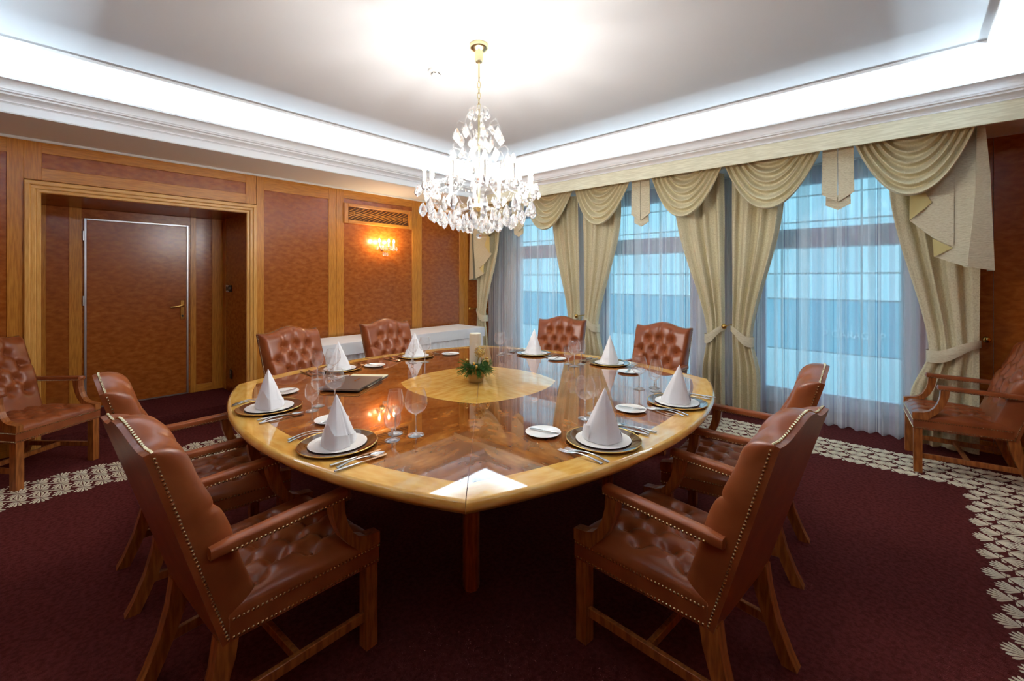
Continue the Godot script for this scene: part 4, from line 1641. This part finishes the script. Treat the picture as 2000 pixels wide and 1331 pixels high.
func make_settings() -> void:
	var charger := MB.new()
	charger.lathe([Vector2(0.0, 0.003), Vector2(0.10, 0.003), Vector2(0.118, 0.005), Vector2(0.158, 0.0105), Vector2(0.160, 0.0115), Vector2(0.158, 0.0130), Vector2(0.124, 0.0085), Vector2(0.118, 0.0065), Vector2(0.0, 0.0065)], 56)
	var charger_m := charger.mesh()
	var rim := MB.new()
	var ring := []
	for j in 57:
		var a := TAU * (j % 56) / 56.0
		ring.append(Vector3(0.1595 * cos(a), 0.0122, 0.1595 * sin(a)))
	rim.tube(ring, 0.0026, 6, false)
	var rim_m := rim.mesh()
	var foot := MB.new()
	foot.lathe([Vector2(0.07, 0.0), Vector2(0.078, 0.0), Vector2(0.08, 0.0035), Vector2(0.07, 0.0035)], 32)
	var foot_m := foot.mesh()
	var pl := MB.new()
	pl.lathe([Vector2(0.0, 0.0), Vector2(0.08, 0.0), Vector2(0.1, 0.0008), Vector2(0.116, 0.0038), Vector2(0.118, 0.0052), Vector2(0.116, 0.0058), Vector2(0.1, 0.0040), Vector2(0.095, 0.0030), Vector2(0.0, 0.0025)], 48)
	var plate_m := pl.mesh()
	var sp := MB.new()
	sp.lathe([Vector2(0.0, 0.002), Vector2(0.045, 0.0), Vector2(0.05, 0.003), Vector2(0.078, 0.0100), Vector2(0.0805, 0.0118), Vector2(0.0785, 0.0124), Vector2(0.052, 0.0068), Vector2(0.0, 0.0055)], 40)
	var side_m := sp.mesh()
	var nap := [napkin_mesh(0), napkin_mesh(1), napkin_mesh(2)]
	var gm := [glass_meshes(0), glass_meshes(1), glass_meshes(2)]
	var spoon := spoon_mesh()
	var fork := fork_mesh()
	# [x, d, facing x, facing d, words, side plate (right, forward), three glasses (right, forward), napkin style]
	var S := [
		[0.872, 1.782, 1, 0, "seam-corner setting on the doorway side", [-0.32, 0.126], [[0.146, 0.292], [0.062, 0.240], [0.122, 0.186]], 0],
		[0.870, 2.558, 1, 0, "setting beside the menu folders", [-0.273, 0.178], [[0.235, 0.250], [0.155, 0.195], [0.215, 0.135]], 0],
		[1.667, 0.977, 0, 1, "seam-corner setting on the window side", [-0.106, 0.246], [[0.205, 0.222], [0.305, 0.235], [0.268, 0.155]], 2],
		[2.450, 0.965, 0, 1, "setting nearest the lone armchair by the drape", [-0.298, 0.13], [[0.150, 0.300], [0.165, 0.195], [0.240, 0.240]], 1],
		[1.604, 3.243, 0, -1, "setting between the doorway casing and the plant", [-0.243, 0.093], [[0.18, 0.26], [0.262, 0.20], [0.15, 0.165]], 1],
		[2.322, 3.267, 0, -1, "setting between the buffet and the plant", [-0.277, 0.15], [[0.10, 0.27], [0.19, 0.23], [0.16, 0.17]], 1],
		[3.137, 2.566, -1, 0, "setting nearest the drapes beside the buffet", [-0.323, 0.082], [[0.19, 0.26], [0.250, 0.170], [0.165, 0.160]], 2],
		[3.199, 1.818, -1, 0, "setting nearest the middle window's sheer", [-0.274, 0.196], [[0.153, 0.28], [0.16, 0.174], [0.237, 0.244]], 2]]
	for si in S.size():
		var s: Array = S[si]
		var f := Vector2(s[2], s[3])
		var rt := Vector2(f.y, -f.x)                # the diner's right in (x, d)
		var turn := atan2(f.x, -f.y)
		var w: String = s[4]
		var pos := func(r: float, fw: float, y: float) -> Vector3:
			return v(s[0] + rt.x * r + f.x * fw, TOP + y, s[1] + rt.y * r + f.y * fw)
		var t := thing("charger_plate", "brown gold-rimmed charger plate at the " + w, "plate", pos.call(0, 0, 0.0005), 0.0, "brown charger plates")
		part(t, "dish", charger_m, M.charger)
		part(t, "gold_rim", rim_m, M.gold)
		part(t, "foot", foot_m, M.charger)
		solo("dinner_plate", plate_m, M.china, "round white plate under the napkin at the " + w, "plate", pos.call(0, 0, 0.0072), 0.0, "white dinner plates")
		var np := solo("folded_napkin", nap[s[7]], M.linen, "white napkin folded to a point at the " + w, "napkin", pos.call(0.0, 0.0, 0.0108), turn + PI + 2.6 + 0.3 * sin(si * 2.3), "folded white napkins")
		solo("side_plate", side_m, M.china, "small white bread plate at the " + w, "plate", pos.call(s[5][0], s[5][1], 0.0005), 0.0, "white bread plates")
		var bk := thing("butter_knife", "butter knife on the bread plate at the " + w, "knife", pos.call(s[5][0] + 0.008, s[5][1], 0.0075), turn + 0.25, "butter knives on bread plates")
		knife_parts(bk, 0.145)
		for k in 2:
			solo("dinner_fork", fork, M.steel, ["outer", "inner"][k] + " silver fork at the " + w, "fork", pos.call(-0.212 + 0.03 * k, -0.02 - 0.012 * k, 0.0), turn, "silver forks")
			var kn := thing("dinner_knife", ["outer", "inner"][k] + " silver knife at the " + w, "knife", pos.call(0.245 - 0.058 * k, -0.025 + 0.01 * k, 0.0), turn, "silver dinner knives")
			knife_parts(kn, 0.215)
		solo("soup_spoon", spoon, M.steel, "silver spoon between the knives at the " + w, "spoon", pos.call(0.217, -0.01, 0.0), turn, "silver soup spoons")
		for k in 3:
			var gp: Array = s[6][k]
			var g := thing(["red_wine_glass", "white_wine_glass", "water_goblet"][k], ["large round clear wine glass at the ", "slim clear wine glass at the ", "short clear water goblet at the "][k] + w, "glass", pos.call(gp[0], gp[1], 0.0003), 0.0, ["large wine glasses", "slim wine glasses", "short water goblets"][k])
			part(g, "bowl", gm[k][0], M.glass)
			part(g, "stem", gm[k][1], M.stem)
			part(g, "rim", gm[k][2], M.glass)

func make_centrepiece() -> void:
	var t := thing("plant_arrangement", "gold pot of fir sprigs, gold baubles and a thick ivory candle", "arrangement", v(TX - 0.01, TOP, TD + 0.02))
	var b := MB.new()
	b.lathe([Vector2(0.0, 0.001), Vector2(0.047, 0.001), Vector2(0.05, 0.004), Vector2(0.06, 0.05), Vector2(0.0665, 0.095), Vector2(0.067, 0.098), Vector2(0.0635, 0.098), Vector2(0.058, 0.075), Vector2(0.0, 0.07)], 32)
	part(t, "pot", b.mesh(), mat(c8(186, 150, 92), 0.45, 0.4))
	b = MB.new()
	b.lathe([Vector2(0.0, 0.08), Vector2(0.041, 0.08), Vector2(0.041, 0.318), Vector2(0.037, 0.325), Vector2(0.0, 0.322)], 24, Vector3(0.018, 0, -0.025))
	part(t, "candle", b.mesh(), mat(c8(248, 242, 218), 0.5))
	# fir sprigs
	var r := RandomNumberGenerator.new()
	r.seed = 5
	b = MB.new()
	for k in 190:
		var a := r.randf() * TAU
		var up := r.randf_range(-0.3, 0.8)
		var d := Vector3(cos(a), up, sin(a)).normalized()
		var base := Vector3(cos(a) * 0.03, 0.095, sin(a) * 0.03)
		var ln := r.randf_range(0.045, 0.11)
		var tip := base + d * ln + Vector3(0, -0.02 * (1.0 - up), 0)
		b.tube([base, base.lerp(tip, 0.5) + Vector3(0, 0.008, 0), tip], [0.0015, 0.0012, 0.0007], 4, false)
		for q in 26:
			var s := 0.2 + 0.8 * q / 25.0
			var p := base.lerp(tip, s) + Vector3(0, 0.008 * sin(s * PI), 0)
			var w := r.randf() * TAU
			var sd := d.cross(Vector3.UP).normalized()
			var sd2 := d.cross(sd)
			var nd := (d * 0.7 + sd * cos(w) + sd2 * sin(w)).normalized() * 0.019
			var wd := nd.cross(d).normalized() * 0.0015
			b.tri(p - wd, p + wd, p + nd)
	var fo := part(t, "foliage", b.mesh(), mat(c8(54, 112, 30), 0.6))
	fo.set_meta("kind", "stuff")
	var sph := SphereMesh.new()
	sph.radius = 0.0115
	sph.height = 0.023
	sph.radial_segments = 16
	sph.rings = 8
	var away := Vector3(-0.74, 0, 0.67)     # towards the chairs at the seam
	var side := Vector3(0.67, 0, 0.74)
	for q in [[0.085, -0.004, 0.138], [0.092, 0.012, 0.118], [0.06, -0.055, 0.156], [0.05, 0.084, 0.150], [0.045, 0.078, 0.164]]:
		part(t, "bauble", sph, M.gold).position = away * q[0] + side * q[1] + Vector3(0, q[2], 0)
	# gilded flower head
	b = MB.new()
	for k in 170:
		var d := Vector3(r.randfn(), r.randfn(), r.randfn()).normalized()
		var c := away * 0.03 + side * 0.03 + Vector3(0, 0.205, 0)
		var p := c + d * Vector3(0.036, 0.04, 0.036) * r.randf_range(0.6, 1.0)
		var e := d.cross(Vector3(0.3, 1, 0.2)).normalized() * 0.006
		var g := d.cross(e).normalized() * 0.006
		b.tri(p - e, p + g, p + e + d * 0.006)
		b.tri(p - g, p + e, p - e + d * 0.006)
	b.tube([Vector3(0, 0.09, 0), away * 0.03 + side * 0.03 + Vector3(0, 0.2, 0)], 0.003, 6)
	part(t, "gilded_flower", b.mesh(), mat(c8(226, 196, 116), 0.35, 0.7))
	# loop of pale ribbon
	var loop := []
	for i in 15:
		var a := -0.5 + 4.6 * i / 14.0
		loop.append(away * 0.06 + side * (0.072 + 0.022 * cos(a)) + Vector3(0, 0.137 + 0.022 * sin(a), 0))
	b = MB.new()
	b.tube(loop, 0.0028, 6)
	part(t, "ribbon", b.mesh(), mat(c8(222, 206, 140), 0.5))

func make_menus() -> void:
	var u := Vector2(0.161, -0.23).normalized()      # short edge direction in (x, d)
	var w := Vector2(-u.y, u.x)
	var turn := atan2(w.x, -w.y)
	var leath := mat(c8(78, 58, 50), 0.45)
	var page := mat(c8(226, 214, 180), 0.7)
	for k in 2:
		var c := Vector2(1.445, 2.722) + w * (0.085 if k == 0 else -0.035)
		var y0 := TOP + 0.0005 + 0.0095 * k
		var t := thing("menu_folder", ["lower brown leather menu folder lying open at its pale pages", "upper brown leather menu folder with small gilt lettering"][k], "menu", v(c.x, y0, c.y), turn + (0.0 if k else 0.05), "brown menu folders")
		var b := MB.new()
		b.box(Vector3(0, 0.0017, 0), Vector3(0.27, 0.003, 0.36), 0.001)
		part(t, "back_cover", b.mesh(), leath)
		b = MB.new()
		b.box(Vector3(0.0, 0.0062, 0), Vector3(0.258, 0.005, 0.35), 0.0)
		part(t, "pages", b.mesh(), page)
		if k == 1:
			b = MB.new()
			b.box(Vector3(0, 0.0107, 0), Vector3(0.27, 0.004, 0.36), 0.0018)
			var cv := part(t, "front_cover", b.mesh(), leath)
			b = MB.new()
			for q in 7:
				b.box(Vector3(-0.006 + 0.004 * (q % 2), 0.0129, 0.07 - 0.036 + q * 0.012), Vector3(0.012, 0.0006, 0.007))
			part(cv, "gilt_lettering", b.mesh(), M.gold)

# ---------------------------------------------------------------- lamps
func drop_mesh(h: float, w: float) -> ArrayMesh:
	var b := MB.new()
	b.lathe([Vector2(0.0, -h), Vector2(w * 0.55, -h * 0.86), Vector2(w, -h * 0.62), Vector2(w * 0.72, -h * 0.33), Vector2(w * 0.2, -h * 0.05), Vector2(0.0, 0.0)], 6, Vector3.ZERO, Vector3(1, 1, 0.6), 2.0)
	return b.mesh()

func bulb_mesh(r: float, h: float) -> ArrayMesh:
	var b := MB.new()
	b.lathe([Vector2(0.0, 0.0), Vector2(r * 0.6, h * 0.06), Vector2(r, h * 0.34), Vector2(r * 0.82, h * 0.6), Vector2(r * 0.35, h * 0.88), Vector2(0.0, h)], 12)
	return b.mesh()

func lamp_light(parent: Node3D, at: Vector3, col: Color, energy: float) -> void:
	var l := OmniLight3D.new()
	l.name = "bulb_light"
	l.light_color = col
	l.light_energy = energy
	l.light_size = 0.012
	l.omni_range = 14.0
	l.omni_attenuation = 2.0
	l.shadow_enabled = true
	parent.add_child(l, true)
	l.position = at

func make_chandelier() -> void:
	var t := thing("chandelier", "crystal chandelier with twelve candle lamps hanging over the table", "chandelier", v(TX, 0, TD))
	var b := MB.new()
	b.lathe([Vector2(0.0, 3.069), Vector2(0.062, 3.069), Vector2(0.064, 3.05), Vector2(0.058, 3.035), Vector2(0.03, 3.02), Vector2(0.028, 2.965), Vector2(0.022, 2.95), Vector2(0.0, 2.948)], 24)
	part(t, "canopy", b.mesh(), M.brass_pale)
	b = MB.new()
	b.tube([Vector3(0, 2.95, 0), Vector3(0, 2.845, 0)], 0.007, 8)
	part(t, "rod", b.mesh(), M.brass_pale)
	# chain
	var link := MB.new()
	var lp := []
	for i in 21:
		var a := TAU * (i % 20) / 20.0
		lp.append(Vector3(0.0105 * cos(a), 0.023 * sin(a), 0))
	link.tube(lp, 0.003, 6, false)
	var link_m := link.mesh()
	for i in 6:
		var o := part(t, "chain_link", link_m, M.brass_pale)
		o.position = Vector3(0, 2.832 - i * 0.037, 0)
		o.rotation.y = PI / 2 * (i % 2) + 0.5
	# glass column
	b = MB.new()
	b.lathe([Vector2(0.0, 2.628), Vector2(0.064, 2.632), Vector2(0.07, 2.625), Vector2(0.05, 2.61), Vector2(0.02, 2.598), Vector2(0.018, 2.58)], 24)
	part(t, "top_dish", b.mesh(), M.glass)
	b = MB.new()
	b.tube([Vector3(0, 2.63, 0), Vector3(0, 1.86, 0)], 0.008, 8)
	part(t, "spindle", b.mesh(), M.brass_pale)
	b = MB.new()
	b.lathe([Vector2(0.012, 2.30), Vector2(0.04, 2.27), Vector2(0.03, 2.23), Vector2(0.016, 2.20), Vector2(0.05, 2.15), Vector2(0.06, 2.10), Vector2(0.03, 2.05), Vector2(0.025, 2.0), Vector2(0.07, 1.97), Vector2(0.075, 1.95), Vector2(0.02, 1.90)], 20)
	part(t, "glass_column", b.mesh(), M.glass)
	b = MB.new()
	b.lathe([Vector2(0.0, 1.985), Vector2(0.055, 1.98), Vector2(0.06, 1.955), Vector2(0.03, 1.93), Vector2(0.0, 1.925)], 20)
	part(t, "hub", b.mesh(), M.brass_pale)
	var arm := MB.new()
	arm.tube([Vector3(0.05, 1.965, 0), Vector3(0.12, 1.935, 0), Vector3(0.20, 1.93, 0), Vector3(0.28, 1.95, 0), Vector3(0.335, 1.995, 0), Vector3(0.36, 2.045, 0), Vector3(0.365, 2.085, 0)], [0.008, 0.0075, 0.007, 0.007, 0.0065, 0.006, 0.006], 8)
	var arm_m := arm.mesh()
	var dish := MB.new()
	dish.lathe([Vector2(0.005, 2.08), Vector2(0.03, 2.083), Vector2(0.05, 2.094), Vector2(0.052, 2.098), Vector2(0.03, 2.09), Vector2(0.005, 2.088)], 14, Vector3(0.365, 0, 0))
	var dish_m := dish.mesh()
	var cand := MB.new()
	cand.lathe([Vector2(0.0, 2.088), Vector2(0.0125, 2.088), Vector2(0.0125, 2.19), Vector2(0.0, 2.192)], 10, Vector3(0.365, 0, 0))
	var cand_m := cand.mesh()
	var bm := bulb_mesh(0.0165, 0.062)
	var gm := glow(Color(1.0, 0.95, 0.86), 14.0)
	var sleeve := mat(c8(240, 238, 230), 0.5)
	var drops := [drop_mesh(0.07, 0.024), drop_mesh(0.052, 0.019), drop_mesh(0.10, 0.031)]
	var put := func(k: int, p: Vector3, turn: float) -> void:
		var o := part(t, "crystal_drop", drops[k], M.crystal)
		o.position = p
		o.rotation.y = turn
	var beads := SphereMesh.new()
	for i in 12:
		var a := TAU * (i + 0.5) / 12.0 + 0.12
		var bs := Basis(Vector3.UP, a)
		for q in [["arm", arm_m, M.glass], ["drip_dish", dish_m, M.glass], ["candle_sleeve", cand_m, sleeve]]:
			part(t, q[0], q[1], q[2]).rotation.y = a
		var bu := part(t, "bulb", bm, gm)
		bu.position = bs * Vector3(0.365, 2.19, 0)
		lamp_light(t, bs * Vector3(0.365, 2.218, 0), Color(0.98, 0.97, 0.96), 0.031)
		# drops round the drip dish
		for k in 5:
			var w := TAU * k / 5.0 + 0.3
			put.call(1 if k % 2 else 0, bs * Vector3(0.365 + 0.048 * cos(w), 2.092, 0.048 * sin(w)), a + w)
		# long drop under each arm and between the arms
		put.call(2, bs * Vector3(0.375, 1.985, 0), a)
		put.call(2, bs * Vector3(0.30, 1.945, 0.0), a + 0.4)
		put.call(0, Basis(Vector3.UP, a + PI / 12) * Vector3(0.335, 1.96, 0), a)
		put.call(2, Basis(Vector3.UP, a + PI / 12) * Vector3(0.24, 1.915, 0), a)
		put.call(0, bs * Vector3(0.19, 1.90, 0), a)
		put.call(2, Basis(Vector3.UP, a + PI / 12) * Vector3(0.14, 1.895, 0), a)
		# string of beads sagging to the next arm, and one up to the crown
		var st := MB.new()
		var p0 := bs * Vector3(0.375, 2.075, 0)
		var p1 := Basis(Vector3.UP, a + TAU / 12) * Vector3(0.375, 2.075, 0)
		for k in 11:
			var s := k / 10.0
			var p := p0.lerp(p1, s) - Vector3(0, 0.075 * sin(s * PI), 0)
			st.lathe([Vector2(0, -0.008), Vector2(0.008, 0), Vector2(0, 0.008)], 5, p, Vector3.ONE, 2.0)
		var p2 := bs * Vector3(0.06, 2.30, 0)
		for k in 18:
			var s := (k + 0.5) / 18.0
			var p := (bs * Vector3(0.34, 2.10, 0)).lerp(p2, s) - Vector3(0, 0.05 * sin(s * PI), 0)
			st.lathe([Vector2(0, -0.0075), Vector2(0.0075, 0), Vector2(0, 0.0075)], 5, p, Vector3.ONE, 2.0)
		var o := part(t, "bead_string", st.mesh(), M.crystal)
		o.set_meta("kind", "stuff")
	# upper tiers of curling glass arms with drops
	for tier in 2:
		var n: int = [8, 8][tier]
		var rad: float = [0.155, 0.205][tier]
		var y: float = [2.505, 2.34][tier]
		var cm := MB.new()
		cm.tube([Vector3(0.01, y - 0.14, 0), Vector3(rad * 0.35, y - 0.07, 0), Vector3(rad * 0.62, y + 0.02, 0), Vector3(rad * 0.88, y + 0.035, 0), Vector3(rad, y + 0.005, 0), Vector3(rad * 0.97, y - 0.015, 0)], [0.006, 0.006, 0.0055, 0.005, 0.0045, 0.004], 7)
		var cmm := cm.mesh()
		for i in n:
			var a := TAU * (i + 0.5 * tier) / n + 0.2
			var bs := Basis(Vector3.UP, a)
			part(t, "curled_arm", cmm, M.glass).rotation.y = a
			put.call(2, bs * Vector3(rad * 0.97, y - 0.015, 0), a)
			put.call(1, bs * Vector3(rad * 0.62, y + 0.01, 0), a)
			put.call(0, bs * Vector3(rad * 0.35, y - 0.075, 0), a)
	for i in 10:
		var a := TAU * i / 10.0
		put.call(1, Vector3(0.062 * cos(a), 2.618, 0.062 * sin(a)), -a)
	for i in 8:
		var a := TAU * i / 8.0
		put.call(2, Vector3(0.075 * cos(a), 1.88, 0.075 * sin(a)), -a)
	b = MB.new()
	var pr := []
	for i in 9:
		var w := PI * i / 8.0
		pr.append(Vector2(0.02 * sin(w), 1.765 - 0.02 * cos(w)))
	b.lathe(pr, 12)
	part(t, "finial_ball", b.mesh(), M.crystal)
	b = MB.new()
	b.tube([Vector3(0, 1.90, 0), Vector3(0, 1.78, 0)], 0.004, 6)
	part(t, "finial_stem", b.mesh(), M.brass_pale)

func make_sconce() -> void:
	var t := thing("wall_sconce", "small crystal sconce with lit candle lamps below the wall grille", "sconce", v(3.33, 1.90, WALL_A))
	var b := MB.new()
	b.lathe([Vector2(0.0, 0.0), Vector2(0.045, 0.0), Vector2(0.04, 0.012), Vector2(0.015, 0.022), Vector2(0.0, 0.024)], 20)
	var o := part(t, "rose", b.mesh(), M.brass_pale)
	o.rotation.x = PI / 2
	b = MB.new()
	b.lathe([Vector2(0.0, -0.05), Vector2(0.02, -0.04), Vector2(0.035, -0.01), Vector2(0.02, 0.015), Vector2(0.012, 0.03), Vector2(0.0, 0.035)], 14, Vector3(0, 0.0, 0.09))
	part(t, "glass_cup", b.mesh(), M.glass)
	var gm := glow(Color(1.0, 0.86, 0.64), 7.0)
	var bm := bulb_mesh(0.017, 0.06)
	var dm := drop_mesh(0.06, 0.02)
	var sleeve := mat(c8(240, 238, 230), 0.5)
	for k in 3:
		var a: float = [-1.25, 0.0, 1.25][k]
		var dir := Vector3(sin(a), 0, cos(a))
		var r: float = [0.12, 0.09, 0.12][k]
		var c := Vector3(0, -0.01, 0.085)
		b = MB.new()
		b.tube([Vector3(0, -0.01, 0.02), c + dir * r * 0.3 + Vector3(0, -0.03, 0), c + dir * r * 0.8 + Vector3(0, -0.02, 0), c + dir * r + Vector3(0, 0.02, 0)], 0.005, 7)
		part(t, "arm", b.mesh(), M.brass_pale)
		b = MB.new()
		b.lathe([Vector2(0.004, 0.018), Vector2(0.03, 0.022), Vector2(0.042, 0.032), Vector2(0.03, 0.026), Vector2(0.004, 0.024)], 12, c + dir * r)
		part(t, "drip_dish", b.mesh(), M.glass)
		b = MB.new()
		b.lathe([Vector2(0.0, 0.022), Vector2(0.011, 0.022), Vector2(0.011, 0.075), Vector2(0.0, 0.076)], 10, c + dir * r)
		part(t, "candle_sleeve", b.mesh(), sleeve)
		part(t, "bulb", bm, gm).position = c + dir * r + Vector3(0, 0.075, 0)
		lamp_light(t, c + dir * r + Vector3(0, 0.102, 0), Color(1.0, 0.88, 0.70), 0.022)
		for q in 3:
			var w := a + (q - 1) * 1.6
			part(t, "crystal_drop", dm, M.crystal).position = c + dir * r + Vector3(sin(w), 0, cos(w)) * 0.038 + Vector3(0, 0.026, 0)
	for q in 3:
		part(t, "crystal_drop", dm, M.crystal).position = Vector3([-0.03, 0.0, 0.03][q], -0.06, 0.09)

func make_small_things() -> void:
	# carved ventilation grille over the sconce
	var t := thing("wall_grille", "honey wood ventilation grille with carved wavy slats above the sconce", "grille", v(3.288, 2.335, WALL_A))
	var w := 0.53
	var h := 0.133
	for q in [[-w + 0.028, 0, 0.056, 2 * h], [w - 0.028, 0, 0.056, 2 * h]]:
		var b := MB.new()
		b.box(Vector3(q[0], q[1], 0.018), Vector3(q[2], q[3], 0.034), 0.004)
		part(t, "frame", b.mesh(), M.stile_v)
	for s in [-1, 1]:
		var b := MB.new()
		b.box(Vector3(0, s * (h - 0.022), 0.018), Vector3(2 * w - 0.112, 0.044, 0.034), 0.004)
		part(t, "frame", b.mesh(), M.stile_h)
	var bk := MB.new()
	bk.box(Vector3(0, 0, 0.003), Vector3(2 * w - 0.1, 2 * h - 0.08, 0.004))
	part(t, "backing", bk.mesh(), mat(c8(112, 70, 32), 0.6))
	# long slats sweep up between the two knots
	for i in 19:
		var x0 := -w - 0.26 + i * 0.068
		var b := MB.new()
		var pth := []
		for k in 15:
			var q := k / 14.0
			var x := x0 + 0.36 * q
			if absf(x) > w - 0.056:
				continue
			pth.append(Vector3(x, (h - 0.046) * (1.9 * q - 0.95 + 0.12 * sin(q * TAU)), 0.012))
		if pth.size() < 3:
			continue
		b.tube(pth, 0.0055, 5, true)
		part(t, "slat", b.mesh(), M.stile_h)
	for s in [-1, 1]:
		var b := MB.new()
		b.box(Vector3(s * (w - 0.14), 0, 0.02), Vector3(0.012, 0.05, 0.014), 0.003)
		part(t, "knob", b.mesh(), M.stile_v)
	# smoke detector
	t = thing("smoke_detector", "white round smoke detector on the ceiling beside the chandelier", "detector", v(2.09, CEIL, 2.68))
	var d := MB.new()
	d.lathe([Vector2(0.0, -0.02), Vector2(0.05, -0.02), Vector2(0.057, -0.014), Vector2(0.058, -0.0005), Vector2(0.0, -0.0005)], 28)
	part(t, "base", d.mesh(), M.plastic)
	d = MB.new()
	d.lathe([Vector2(0.0, -0.052), Vector2(0.022, -0.052), Vector2(0.032, -0.044), Vector2(0.036, -0.034), Vector2(0.036, -0.0205), Vector2(0.0, -0.0205)], 24)
	part(t, "head", d.mesh(), M.plastic)
	for k in 8:
		var a := TAU * k / 8.0
		d = MB.new()
		d.box(Vector3(0.0362 * cos(a), -0.031, 0.0362 * sin(a)), Vector3(0.003, 0.006, 0.016), 0.0, Basis(Vector3.UP, -a))
		part(t, "vent_slot", d.mesh(), M.dark)
